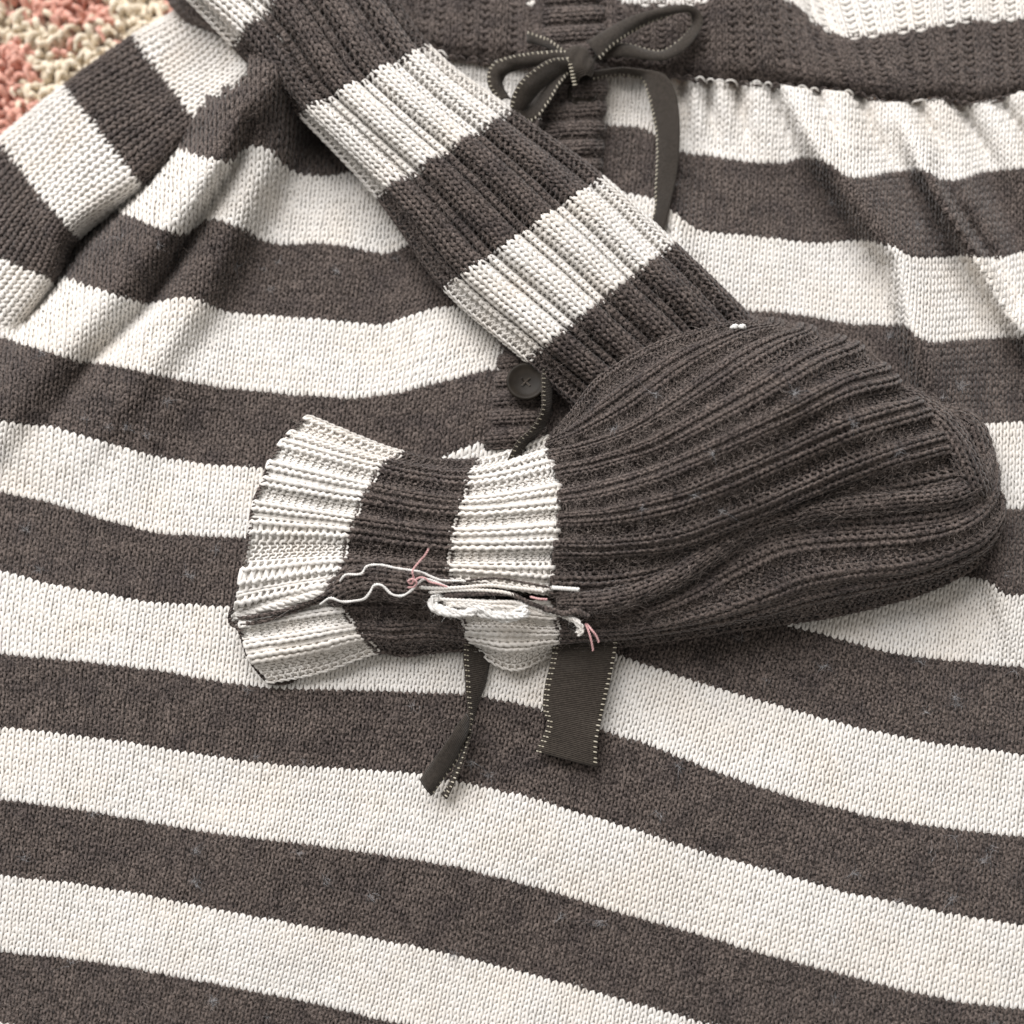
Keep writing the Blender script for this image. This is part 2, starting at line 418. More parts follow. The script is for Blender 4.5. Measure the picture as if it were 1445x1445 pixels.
BND = {
 -9: [(-250, -40), (520, -60), (735, -40), (742, 16), (752, 16), (762, -25), (860, -14), (880, 6), (985, 8), (1010, -12), (1095, -14), (1150, 33), (1190, 56), (1240, 50), (1300, 42), (1360, 32), (1445, 27), (1700, 15)],
 -8: [(-250, 100), (250, 10), (420, 10), (540, 55), (593, 71), (629, 80), (690, 89), (760, 95), (860, 103), (945, 107), (997, 114), (1083, 119), (1139, 126), (1201, 131), (1249, 145), (1291, 144), (1326, 138), (1360, 149), (1395, 142), (1445, 131), (1700, 120)],
 -7: [(-250, 210), (200, 90), (250, 60), (430, 60), (600, 145), (690, 160), (770, 170), (858, 177), (913, 181), (940, 203), (959, 216), (1007, 221), (1066, 230), (1111, 231), (1125, 222), (1166, 227), (1187, 247), (1208, 253), (1256, 244), (1305, 237), (1322, 254), (1353, 256), (1381, 244), (1445, 237), (1700, 225)],
 -6: [(-250, 300), (100, 185), (249, 209), (287, 221), (325, 232), (346, 205), (381, 209), (392, 226), (408, 242), (442, 251), (495, 244), (620, 235), (863, 266), (885, 273), (907, 277), (943, 288), (954, 304), (983, 327), (1049, 332), (1146, 344), (1194, 341), (1222, 337), (1267, 349), (1277, 363), (1326, 363), (1374, 360), (1395, 365), (1429, 360), (1445, 353), (1700, 345)],
 -5: [(-250, 330), (60, 280), (159, 298), (194, 308), (221, 322), (266, 333), (284, 311), (311, 310), (346, 324), (370, 341), (398, 346), (450, 343), (500, 349), (542, 360), (563, 355), (580, 341), (700, 350), (1038, 438), (1083, 439), (1139, 446), (1201, 458), (1246, 458), (1284, 460), (1294, 481), (1326, 484), (1388, 478), (1445, 476), (1700, 470)],
 -4: [(-250, 395), (0, 378), (74, 384), (111, 398), (149, 412), (208, 430), (235, 424), (256, 419), (287, 426), (322, 442), (374, 446), (438, 450), (542, 460), (577, 446), (611, 435), (649, 432), (800, 480), (1100, 560), (1300, 595), (1395, 598), (1445, 596), (1700, 588)],
 -3: [(-250, 460), (0, 476), (69, 497), (111, 511), (156, 514), (215, 528), (311, 547), (415, 557), (500, 563), (560, 555), (640, 535), (699, 519), (800, 560), (1100, 680), (1300, 712), (1409, 718), (1445, 718), (1700, 712)],
 -2: [(-250, 570), (0, 594), (55, 601), (83, 604), (138, 621), (215, 644), (294, 656), (374, 661), (500, 664), (590, 655), (632, 643), (674, 624), (729, 614), (800, 645), (1000, 720), (1200, 785), (1318, 808), (1395, 818), (1415, 840), (1445, 840), (1700, 845)],
 -1: [(-250, 660), (0, 694), (69, 708), (149, 734), (225, 753), (346, 759), (500, 770), (660, 770), (760, 775), (900, 815), (1000, 850), (1096, 879), (1164, 896), (1255, 921), (1315, 930), (1445, 941), (1700, 955)],
 0: [(-250, 765), (0, 805), (69, 824), (138, 836), (208, 850), (322, 857), (500, 868), (700, 880), (820, 905), (900, 934), (975, 960), (1089, 994), (1194, 1023), (1300, 1046), (1390, 1057), (1445, 1066), (1700, 1090)],
 1: [(-250, 895), (0, 923), (124, 934), (241, 949), (324, 965), (392, 972), (500, 974), (647, 979), (682, 983), (747, 996), (849, 1030), (904, 1047), (975, 1075), (1051, 1104), (1134, 1130), (1224, 1151), (1315, 1166), (1390, 1175), (1445, 1181), (1700, 1210)],
 2: [(-250, 1002), (0, 1026), (75, 1034), (166, 1045), (256, 1060), (351, 1075), (445, 1083), (545, 1088), (589, 1092), (654, 1104), (747, 1125), (825, 1149), (911, 1176), (991, 1202), (1089, 1229), (1183, 1257), (1262, 1273), (1353, 1292), (1445, 1306), (1700, 1345)],
 3: [(-250, 1100), (0, 1128), (113, 1143), (211, 1160), (302, 1176), (377, 1185), (453, 1194), (545, 1207), (644, 1222), (706, 1239), (791, 1261), (877, 1289), (945, 1307), (994, 1320), (1089, 1350), (1183, 1373), (1277, 1398), (1353, 1414), (1445, 1424), (1700, 1460)],
 4: [(-250, 1206), (0, 1236), (91, 1245), (166, 1256), (264, 1275), (362, 1294), (453, 1311), (545, 1328), (644, 1349), (723, 1368), (808, 1390), (894, 1416), (991, 1443), (1200, 1495), (1445, 1545), (1700, 1590)],
 5: [(-250, 1310), (0, 1343), (91, 1351), (166, 1362), (264, 1381), (377, 1402), (453, 1418), (528, 1437), (700, 1472), (900, 1525), (1445, 1660), (1700, 1710)],
 6: [(-250, 1410), (0, 1443), (166, 1466), (400, 1505), (700, 1580), (1000, 1660), (1445, 1775), (1700, 1830)],
 7: [(-250, 1512), (0, 1548), (400, 1612), (1000, 1775), (1700, 1950)],
}
KEYS = sorted(BND)
GX = np.arange(-260, 1701, 2.0)
def _smooth(a, s):
    k = np.exp(-0.5 * (np.arange(-4 * s, 4 * s + 1) / s) ** 2); k /= k.sum()
    return np.convolve(np.pad(a, 4 * s, mode='edge'), k, 'valid')
CY = np.stack([_smooth(np.interp(GX, *np.array(BND[k], float).T), 3) for k in KEYS])
CYS = np.stack([_smooth(c, 45) for c in CY])
ROWS = 12

def row_y(x, v, C=CY):
    """photo y of course v (0 = boundary -9) at photo x"""
    s = np.clip(v / ROWS, 0, len(KEYS) - 1.001); i = s.astype(int); f = s - i
    gx = np.clip((x - GX[0]) / 2.0, 0, len(GX) - 1.001); a = gx.astype(int); b = gx - a
    y0 = C[i, a] * (1 - b) + C[i, a + 1] * b; y1 = C[i + 1, a] * (1 - b) + C[i + 1, a + 1] * b
    return y0 * (1 - f) + y1 * f

def polydist(px, py, pts):
    """signed distance to a polyline (positive to its right when walking down the list), and amplitude there"""
    best = np.full(px.shape, 1e9); sd = np.zeros(px.shape); am = np.zeros(px.shape); over = np.zeros(px.shape)
    for (x1, y1, a1), (x2, y2, a2) in zip(pts[:-1], pts[1:]):
        dx, dy = x2 - x1, y2 - y1; L2 = dx * dx + dy * dy
        t0 = ((px - x1) * dx + (py - y1) * dy) / L2; t = np.clip(t0, 0, 1)
        ex = px - (x1 + t * dx); ey = py - (y1 + t * dy); d = np.hypot(ex, ey)
        s = -np.sign(dx * (py - y1) - dy * (px - x1))
        k = d < best
        best = np.where(k, d, best); sd = np.where(k, s * d, sd); am = np.where(k, a1 + (a2 - a1) * t, am)
    return sd, am

# folds of the skirt: (x, y, height in mm); positive side = right of the walking direction seen on the photo flipped
# (points, width on the left, width on the right, roundness)
FOLDS = [
 # the two rolls fanning down beside the sleeve, and the slits between them
 ([(395, 60, 9), (340, 140, 11), (290, 218, 11), (216, 316, 10), (142, 408, 8.5), (58, 502, 6.5), (-10, 590, 4), (-90, 690, 2)], 44, 46, 3.2),
 ([(455, -40, 9), (412, 90, 12), (378, 205, 12), (322, 318, 10.5), (264, 432, 7.5), (182, 540, 5), (120, 620, 3), (60, 700, 0)], 34, 92, 2.6),
 ([(352, 170, -5), (336, 226, -7), (274, 326, -6), (212, 430, -4), (124, 514, -2.5), (66, 604, 0)], 11, 11, 1.9),
 ([(285, 182, -3), (200, 262, -7), (116, 334, -11), (76, 396, -9), (20, 480, -4)], 11, 11, 1.9),
 ([(470, 60, -5), (440, 130, -8), (455, 190, -8), (490, 235, -4), (520, 260, 0)], 30, 30, 1.9),
 ([(330, 470, 0), (262, 520, 2.5), (210, 590, 3), (160, 680, 1.5), (120, 760, 0)], 40, 55, 2.0),
 # the long folds at the right
 ([(1085, 105, 1), (1128, 160, 5), (1165, 225, 10.5), (1222, 310, 12), (1268, 365, 12), (1288, 470, 10.5), (1320, 590, 6), (1370, 720, 6), (1406, 825, 5.4), (1440, 930, 2), (1480, 1020, 0)], 72, 17, 1.9),
 ([(1268, 150, 2.5), (1302, 235, 12), (1340, 300, 16), (1372, 352, 15), (1418, 432, 12), (1470, 510, 8), (1530, 620, 4)], 42, 14, 1.9),
 ([(1318, 235, -3), (1348, 288, -9), (1372, 325, -10), (1398, 368, -8), (1430, 430, -4)], 11, 11, 1.9),
 ([(1420, 150, 3), (1436, 240, 6), (1470, 330, 7), (1540, 450, 5)], 34, 30, 1.9),
 ([(930, 130, 1), (938, 230, 3), (948, 300, 5), (962, 380, 3), (975, 450, 0)], 22, 16, 1.9),
 ([(620, 330, 0), (600, 420, 3), (640, 520, 4), (690, 610, 4), (690, 680, 1)], 60, 60, 1.9),
]
# puckers drawn in by the waist seam: rolls with slits between them
_px = [962, 996, 1036, 1090, 1150, 1208, 1290, 1350, 1408, 1470, 1530]
def _pucker(x, amp, w, n):
    k = float(np.interp(x, [960, 1150, 1450], [.10, .42, .72])); y0 = float(np.interp(x, *np.array(BND[-8], float).T))
    L = 112 + 22 * math.sin(x)
    return ([(x - 4 * k, y0 - 6, amp), (x + 22 * k, y0 + 22, amp), (x + .55 * L * k, y0 + .55 * L, amp * .62), (x + L * k, y0 + L, 0)], w, w, n)
for _a, _b in zip(_px[:-1], _px[1:]):
    FOLDS.append(_pucker(_a, -4.2, 8, 1.7))
    FOLDS.append(_pucker((_a + _b) / 2, 4.2, (_b - _a) * .40, 2.4))
def skirt_z(px, py):
    z = np.zeros(px.shape)
    for pts, wl, wr, ex in FOLDS:
        sd, am = polydist(px, py, pts)
        w = np.where(sd < 0, wr, wl)
        z = z + am * np.exp(-np.abs(sd / w) ** ex)
    z = z + 1.3 * vnoise(px / 190.0, py / 190.0, 1) + 0.45 * vnoise(px / 70.0 + 9, py / 70.0, 2)
    # the layers under the cuff and under the sleeve lift the middle a little; the hem side lies lower
    z = z - 2.0 * np.clip((py - 1000) / 450, 0, 1) ** 2
    return Z0 + z * 0.001

WPX = 10.7 * PX
def skirt_net():
    x0 = np.arange(-230, 1680, 10.7); nu = len(x0); nv = ROWS * (len(KEYS) - 1) + 1
    X = np.zeros((nv, nu)); vm = ROWS * 9
    X[vm] = x0
    def dx(x, v):
        e = 6.0
        yx = (row_y(x + e, v, CYS) - row_y(x - e, v, CYS)) / (2 * e)
        yv = row_y(x, v + 0.5, CYS) - row_y(x, v - 0.5, CYS)
        return -yx * yv / (1 + yx * yx)
    def even(x):        # wales keep nearly one width
        d = np.clip(_smooth(np.diff(x), 7), 8.6, 13.0)
        y = np.r_[0, np.cumsum(d)]
        return y + np.mean(x - y)
    for v in range(vm, 0, -1): X[v - 1] = even(X[v] - dx(X[v], np.full(nu, float(v))))
    for v in range(vm, nv - 1): X[v + 1] = even(X[v] + dx(X[v], np.full(nu, float(v))))
    VV = np.arange(nv)[:, None] * np.ones((1, nu))
    Y = row_y(X, VV)
    return X, Y
SX, SY = skirt_net()

def build_skirt():
    r0 = ROWS                     # rows above this belong to the yoke
    X, Y = SX[r0:], SY[r0:]
    P = at(X, Y, skirt_z(X, Y))
    net = Net(P)
    m_side = ~inside(X, Y, HID_SIDE)
    m_yarn = m_side & ~inside(X, Y, HID_SLEEVE) & (X > -70) & (X < 1515) & (Y < 1505)
    dark = lambda v: (np.floor(np.asarray(v) / ROWS).astype(int) % 2) == 1
    sk = backing('skirt', net, dress, lambda v: 0 if (int(v // ROWS) % 2) else 1, 0.16 * WPX, m_side)
    names = {1: ('charcoal_stripe', M_DARK), 0: ('cream_stripe', M_CREAM)}
    for k in range(len(KEYS) - 2):
        g = knit(net, FLAT, net.nu - 1, np.arange(k * ROWS, (k + 1) * ROWS), WPX, mask=m_yarn, flip=1, depth=0, seg=8, sides=4)
        if g is None: continue
        nm, mt = names[k % 2]
        mesh_obj(nm, g[0], g[1], mt, sk, kind='stuff')
    fuzz(net, 'fuzz', sk, dark, 60000, 12000, 0.36 * WPX, m_yarn, 0.0015)
    return net
skirt = build_skirt()

def build_yoke():
    r1 = ROWS + 1
    nx = 150
    # its own wales: straight down, leaning a little at the right
    x = np.linspace(505, 1640, nx)[None, :] * np.ones((r1, 1)); v = np.arange(r1)[:, None] * np.ones((1, nx))
    lean = np.interp(x, [505, 1000, 1200, 1320, 1640], [-10, 0, 34, 10, 0])
    x = x + lean * (v / ROWS - 0.5)
    y = row_y(x, v)
    # above it the next, cream band
    top = ROWS
    v2 = -np.arange(top, 0, -1)[:, None] * np.ones((1, nx))
    y2 = y[:1] + v2 * 8.5; x2 = x[:1] + lean[:1] * (v2 / ROWS)
    X = np.vstack([x2, x]); Y = np.vstack([y2, y]); nv = X.shape[0]
    vv = np.arange(nv)[:, None]
    z = Z0 + 0.006 + 0.0012 * vnoise(X / 120.0, Y / 90.0, 3) + 0.001 * np.sin(vv / (nv - 1) * np.pi) - 0.004 * np.clip((vv - (nv - 4)) / 3.0, 0, 1) ** 2
    z = z + 0.004 * np.exp(-((X - 1060) / 60) ** 2) * np.clip((110 - Y) / 100, 0, 1)
    net = Net(at(X, Y, z))
    ncol = 110
    W = columns(RIB_YOKE, ncol)[1]
    wp = (1640 - 505) * PX / W
    yk = backing('yoke', net, dress, lambda v: 1 if v < top else 0, 0.35 * wp, None, RIB_YOKE, ncol, 0, 0.0008)
    m = (X > 470) & (X < 1540) & (Y > -90)
    kw = dict(depth=0.0008, seg=8, sides=4, mask=m)
    g = knit(net, RIB_YOKE, ncol, np.arange(2, top), wp, **kw)
    mesh_obj('cream_band', g[0], g[1], M_CREAM, yk, kind='stuff')
    g = knit(net, RIB_YOKE, ncol, np.arange(top, nv - 1), wp, **kw)
    mesh_obj('charcoal_band', g[0], g[1], M_DARK, yk, kind='stuff')
    fuzz(net, 'fuzz', yk, lambda v: v > top, 9000, 1500, 0.0009, m, 0.0019)
    return net
yoke = build_yoke()

def build_waist_seam():
    c = []; d = []
    x = 600.0; i = 0
    while x < 1540:
        w = 11 + 11 * rng.random()
        y = float(row_y(np.array(x), np.array(float(ROWS)))); y2 = float(row_y(np.array(x + w), np.array(float(ROWS))))
        z = Z0 + 0.0046
        hh = rng.uniform(.5, 1.2)
        arc = [(x, y + 4, z - .0018), (x + w * .15, y - 1 * hh, z + .0003), (x + w * .5, y - 3.5 * hh, z + .0007), (x + w * .85, y2 - 1 * hh, z + .0003), (x + w, y2 + 5, z - .0018)]
        (c if rng.random() < .35 else d).append(strand(arc, 0.00027, 12, 6, 1))
        if rng.random() < .6: d.append(strand([(x, y + 5, z - .001), (x + w * .5, y + 2, z + .0002), (x + w, y2 + 5, z - .001)], 0.0003, 8, 6, 1))
        x += w * (0.9 + 0.25 * rng.random()); i += 1
    s = mesh_obj('waist_seam', *join(c), M_CREAM, dress, kind='stuff')
    mesh_obj('seam_thread', *join(d), M_DARK, s, kind='stuff')
build_waist_seam()

# ------------------------------------------------------------------ the side of the skirt, folded up at the left
def build_side_fold():
    # stations run from the top right down to the lower left: outer-under, outer edge, flank, crest, inner edge, under
    st = [
     [(330, -60, 4), (322, -62, 8), (350, -20, 16), (378, 20, 22), (402, 52, 23), (412, 66, 15)],
     [(262, 12, 3), (254, 14, 8), (284, 54, 16), (318, 92, 22), (340, 118, 23), (352, 134, 14)],
     [(194, 64, 2), (186, 53, 7), (221, 99, 15), (250, 138, 20), (278, 174, 20), (292, 188, 10)],
     [(100, 134, 2), (90, 122, 6), (118, 157, 14), (155, 204, 20), (192, 252, 20), (206, 268, 9)],
     [(6, 208, 2), (-3, 199, 6), (32, 243, 14), (64, 286, 19), (96, 321, 19), (112, 338, 8)],
     [(-72, 284, 2), (-82, 276, 6), (-40, 322, 13), (6, 366, 17), (62, 389, 17), (80, 404, 7)],
     [(-168, 362, 2), (-178, 352, 6), (-130, 398, 11), (-70, 448, 14), (4, 468, 14), (22, 484, 6)],
     [(-280, 450, 2), (-290, 440, 6), (-240, 490, 11), (-170, 540, 12), (-60, 556, 12), (-40, 572, 6)],
    ]
    A = np.array(st, float); A[:, 0, 2] -= 7
    rows = [0]; per = [9, 9, ROWS, ROWS, ROWS, ROWS, ROWS]
    tpar = np.concatenate([np.linspace(i, i + 1, p, endpoint=False) for i, p in enumerate(per)] + [[len(st) - 1]])
    ncol = 17
    upar = np.linspace(0, 5, ncol * 2 + 1)
    G = catmull(A, tpar); G = catmull(np.swapaxes(G, 0, 1), upar).swapaxes(0, 1)
    X, Y, Zm = G[..., 0], G[..., 1], G[..., 2]
    Zm = Zm + 0.8 * vnoise(X / 60, Y / 60, 8)
    net = Net(at(X, Y, Zm * 0.001), du=1.0)
    wp = 10.7 * PX
    bounds = [0, 18, 30, 42, 54, 66, 78]
    isd = lambda v: (np.searchsorted(bounds[1:], np.asarray(v), side='right') % 2) == 1
    m = (X > -100) & (Y > -70)
    part = backing('side_fold', net, dress, lambda v: 0 if isd(v) else 1, 0.3 * wp)
    for k in range(len(bounds) - 1):
        g = knit(net, FLAT, ncol, np.arange(bounds[k], bounds[k + 1]), wp, mask=m, depth=0, seg=10, sides=4)
        if g is None: continue
        mesh_obj('charcoal_stripe' if k % 2 else 'cream_stripe', g[0], g[1], M_DARK if k % 2 else M_CREAM, part, kind='stuff')
    fuzz(net, 'fuzz', part, isd, 4200, 700, 0.35 * wp, m, 0.0018)
build_side_fold()

# ------------------------------------------------------------------ the placket down the front, ribbed across
def build_placket():
    ys = np.arange(-70, 640, 9.0); nu = len(ys)
    L = np.interp(ys, [-70, 60, 120, 300, 500, 640], [752, 760, 766, 748, 705, 668]); R = np.interp(ys, [-70, 60, 120, 300, 500, 640], [862, 858, 856, 842, 800, 760])
    ts = np.linspace(0, 1, 12)
    X = L[None] + (R - L)[None] * ts[:, None]; Y = ys[None] + 0 * X - 6 * (ts[:, None] - .5)
    z = np.interp(ys, [-70, 90, 130, 400, 640], [9, 8.5, 6.0, 5.5, 4.0])[None] * np.ones_like(X) * 0.001
    z = z * (1 - np.abs(2 * ts[:, None] - 1) ** 6 * 0.75) + 0.0008 * vnoise(X / 40, Y / 60, 12)
    net = Net(at(X, Y, Z0 + z))
    ncol = nu - 1
    wp = 9.6 * PX
    p = backing('placket', net, dress, lambda v: 0, 0.4 * wp, None, RIB_PLACKET, ncol, 0, 0.0007)
    g = knit(net, RIB_PLACKET, ncol, np.arange(0, 11), wp, depth=0.0007, seg=8, sides=4, mask=~inside(X, Y, HID_SLEEVE))
    mesh_obj('ribbing', g[0], g[1], M_DARK, p, kind='stuff')
    fuzz(net, 'fuzz', p, lambda v: v > -1, 2600, 0, 0.001, None, 0.002)
build_placket()

# ------------------------------------------------------------------ the sleeve lying across the front
def build_sleeve():
    fr = np.linspace(0, 1, 27)
    # stations by hand: left point, right point
    ST = [((222, -60), (352, -165)), ((335, 58), (482, -92)), ((430, 156), (598, 70)), ((539, 272), (717, 163)),
          ((634, 401), (845, 256)), ((750, 503), (946, 349)), ((848, 596), (1052, 449)), ((930, 680), (1130, 540))]
    per = [15, 16, 17, 18, 17, 16, 12]
    A = np.array(ST, float)
    tpar = np.concatenate([np.linspace(i, i + 1, p, endpoint=False) for i, p in enumerate(per)] + [[len(ST) - 1]])
    C = catmull(A, tpar)
    off = 0; ncol = 35
    nu = ncol * 2 + 1
    th = np.linspace(-0.16, np.pi + 0.16, nu)
    ca = -np.cos(th); ca = np.sign(ca) * np.abs(ca) ** 0.86
    zz = np.where(np.sin(th) > 0, np.abs(np.sin(th)) ** 0.62, np.sin(th) * 1.1)
    a = (ca + 1) / 2
    X = C[:, 0, 0][:, None] * (1 - a) + C[:, 1, 0][:, None] * a
    Y = C[:, 0, 1][:, None] * (1 - a) + C[:, 1, 1][:, None] * a
    s = tpar[:, None]
    base = np.interp(s, [0, 2, 5, 6, 7], [0.014, 0.008, 0.006, 0.003, 0.0]); h = np.interp(s, [0, 2, 4, 5, 6, 7], [0.011, 0.012, 0.011, 0.010, 0.007, 0.004])
    Z = Z0 + base + h * zz[None] + 0.0008 * vnoise(X / 80, Y / 80, 21)
    net = Net(arc_even(at(X, Y, Z)), du=0.5)
    W = columns(RIB_OUT, ncol, off)[1]
    wp = np.median(net.ulen) * (net.nu - 1) * net.du / W
    b = np.r_[0, np.cumsum(per)]
    col = [0, 1, 0, 1, 0, 1, 0, 0]      # 0 dark 1 cream, between stations
    colr = [1, 0, 1, 0, 1, 0, 0]
    rowcol = lambda v: colr[min(int(np.searchsorted(b, v, side='right')) - 1, 6)]
    dep = 0.0021
    p = backing('sleeve', net, dress, lambda v: 1 if rowcol(v) else 0, 0.7 * wp, None, RIB_OUT, ncol, off, dep)
    for k in range(7):
        lo, hi = b[k], b[k + 1]
        if k == 6: continue
        if k == 5: hi = b[7]
        g = knit(net, RIB_OUT, ncol, np.arange(lo, hi), wp, off=off, depth=dep, seg=10, sides=4, rad=0.268, slant=0.24, flat=0.52, relief=0.15, amp=0.84)
        mesh_obj('cream_stripe' if colr[k] else 'charcoal_stripe', g[0], g[1], M_CREAM if colr[k] else M_DARK, p, kind='stuff')
    fuzz(net, 'fuzz', p, lambda v: np.array([rowcol(q) == 0 for q in v]), 11000, 3200, 0.0010, None, 0.0016)
build_sleeve()
# the dark back layer of the sleeve showing past its upper edge
def build_sleeve_back():
    A = np.array([[(214, -70, 10), (228, -80, 17), (262, -60, 21)], [(232, -10, 11), (244, -14, 18), (285, -2, 22)], [(258, 26, 12), (268, 18, 19), (312, 38, 22)], [(292, 48, 13), (300, 40, 19), (336, 62, 22)], [(318, 66, 13), (324, 62, 17), (350, 84, 20)]], float)
    G = catmull(A, np.linspace(0, 4, 17)); G = catmull(G.swapaxes(0, 1), np.linspace(0, 2, 7)).swapaxes(0, 1)
    net = Net(at(G[..., 0], G[..., 1], G[..., 2] * 0.001))
    wp = 11.5 * PX
    p = backing('sleeve_back', net, dress, lambda v: 0, 0.3 * wp)
    g = knit(net, FLAT, 6, np.arange(0, 16), wp, depth=0)
    mesh_obj('charcoal_stripe', g[0], g[1], M_DARK, p, kind='stuff')
    fuzz(net, 'fuzz', p, lambda v: v > -1, 500, 0, 0.0006, None, 0.002)
build_sleeve_back()

# ------------------------------------------------------------------ the sleeve's end, turned inside out: cuff and gathered bulb
CUFF = [  # upper face: from the far edge down to the seam, at the cuff edge and at each colour change
 [(432, 590), (412, 608), (397, 625), (382, 648), (372, 678), (360, 705), (354, 740), (343, 796), (333, 852)],
 [(568, 642), (550, 650), (536, 662), (524, 682), (512, 703), (502, 727), (493, 750), (485, 787), (478, 824)],
 [(676, 652), (664, 664), (661, 680), (655, 702), (648, 722), (641, 745), (637, 768), (634, 795), (636, 815)],
 [(780, 618), (771, 636), (780, 656), (789, 682), (788, 712), (788, 737), (782, 765), (780, 795), (776, 832)],
]
RIBS = [  # the same nine lines carried on over the bulb
 [(780, 618), (803, 602), (812, 578), (836, 546), (884, 511), (950, 480), (1040, 459), (1062, 459)],
 [(771, 636), (850, 612), (920, 572), (985, 525), (1060, 482), (1110, 468)],
 [(780, 656), (870, 632), (960, 590), (1040, 545), (1110, 503), (1160, 480)],
 [(789, 682), (900, 655), (1000, 612), (1100, 560), (1170, 522), (1218, 505)],
 [(788, 712), (900, 690), (1020, 640), (1130, 588), (1200, 558), (1258, 545)],
 [(788, 737), (920, 720), (1050, 672), (1170, 618), (1240, 596), (1296, 582)],
 [(782, 765), (930, 755), (1070, 706), (1200, 650), (1270, 628), (1322, 614)],
 [(780, 795), (930, 785), (1050, 742), (1180, 690), (1260, 666), (1342, 648)],
 [(776, 832), (860, 832), (940, 808), (1000, 772), (1060, 735), (1150, 712), (1260, 698), (1362, 684)],
]
ZT = np.array([
 [4, 7, 9, 10.5, 11.5, 12, 12, 12, 12],
 [3, 7, 10, 11.5, 12.5, 13, 13, 13, 13],
 [3, 7.5, 11, 13, 14, 14.5, 14.5, 14.5, 14],
 [6, 10, 14, 17, 18.5, 19, 18.5, 17, 15],
 [12, 17, 21, 23.5, 24.5, 24, 22, 19, 15.5],
 [18, 23, 27, 29, 29.5, 28, 25, 21, 17],
 [20, 27, 31, 33, 33, 31, 28, 23, 18],
 [20, 28, 33, 35.5, 35.5, 33, 30, 25, 19],
 [19, 27, 33, 36, 36, 34, 31, 26, 20],
 [16, 22, 28, 31.5, 32.5, 31, 29, 25.5, 20],
 [11, 15, 20, 23, 24.5, 24, 23.5, 21.5, 18],
])
RIB_BULB = dict(sign=[1, -.2, 1, -1, -1, -1], height=[1.0, .1, 1.0, -.8, -1.0, -.8], width=[1.35, .6, 1.35, .7, .7, .7])

def edge_lines(A, drop):
    """one line tucked under the far edge, one curling under the seam"""
    und = A[:, :1].copy(); und[:, :, :2] += (A[:, 1:2, :2] - A[:, :1, :2]) * 0.35; und[:, :, 2] -= np.asarray(drop)[:, None]
    cur = A[:, -1:].copy(); cur[:, :, 1] += 9; cur[:, :, 2] -= 7
    return np.concatenate([und, A, cur], 1)

def rib_panel(name, A, per, wales, rib, cuts, colr, dep, wfac, rad, nd, nc, nlen, seed, seg=10, sides=4, names=('charcoal_stripe', 'cream_stripe'), slant=0.175, wp=None, off=0, boff=0.6):
    """a ribbed knitted part over control lines A (stations, lines, (px, py, z mm)); wales = wale count between lines"""
    tpar = np.concatenate([np.linspace(i, i + 1, p, endpoint=False) for i, p in enumerate(per)] + [[len(A) - 1.0]])
    ncol = int(sum(wales))
    upar = np.interp(np.linspace(0, ncol, ncol * 2 + 1), np.r_[0, np.cumsum(wales)], np.arange(len(wales) + 1))
    G = catmull(A, tpar); G = catmull(G.swapaxes(0, 1), upar).swapaxes(0, 1)
    X, Y, Zm = G[..., 0], G[..., 1], G[..., 2]
    Zm = Zm + 0.8 * vnoise(X / 75, Y / 60, seed) + 0.35 * vnoise(X / 28, Y / 28, seed + 1)
    net = Net(at(X, Y, Z0 + Zm * 0.001), du=0.5, pxy=np.stack([X, Y], -1))
    W = columns(rib, ncol, off)[1]
    if wp is None: wp = wfac * np.median(net.ulen) * (net.nu - 1) * net.du / W
    rc = lambda v: colr[min(int(np.searchsorted(cuts, v, side='right')) - 1, len(colr) - 1)]
    p = backing(name, net, dress, rc, boff * wp, None, rib, ncol, off, dep)
    for k in range(len(colr)):
        g = knit(net, rib, ncol, np.arange(cuts[k], cuts[k + 1]), wp, off=off, depth=dep, seg=seg, sides=sides, rad=rad, flip=-1, slant=slant, amp=0.86, flat=0.62, relief=0.26)
        mesh_obj(names[colr[k]], g[0], g[1], M_CREAM if colr[k] else M_DARK, p, kind='stuff')
    fuzz(net, 'fuzz', p, lambda v: np.array([rc(q) == 0 for q in v]), nd, nc, 0.0007, None, nlen)
    return net

def build_cuff():
    A = np.concatenate([np.array(CUFF, float), ZT[:4, :, None]], -1)
    ext = A[-1] + (A[-1] - A[-2]) * 0.10; ext[:, 2] = A[-1, :, 2] - 6           # runs on inside the bulb
    A = np.concatenate([A, ext[None]])
    per = [14, 14, 13, 1]; b = np.r_[0, np.cumsum(per)]
    rib_panel('turned_cuff', edge_lines(A, np.full(len(A), 5.0)), per, [3] * 10, RIB_IN, [b[0], b[1], b[2], b[4]], [1, 0, 1], 0.0011, 0.9, 0.24, 5000, 2600, 0.0014, 31)
build_cuff()

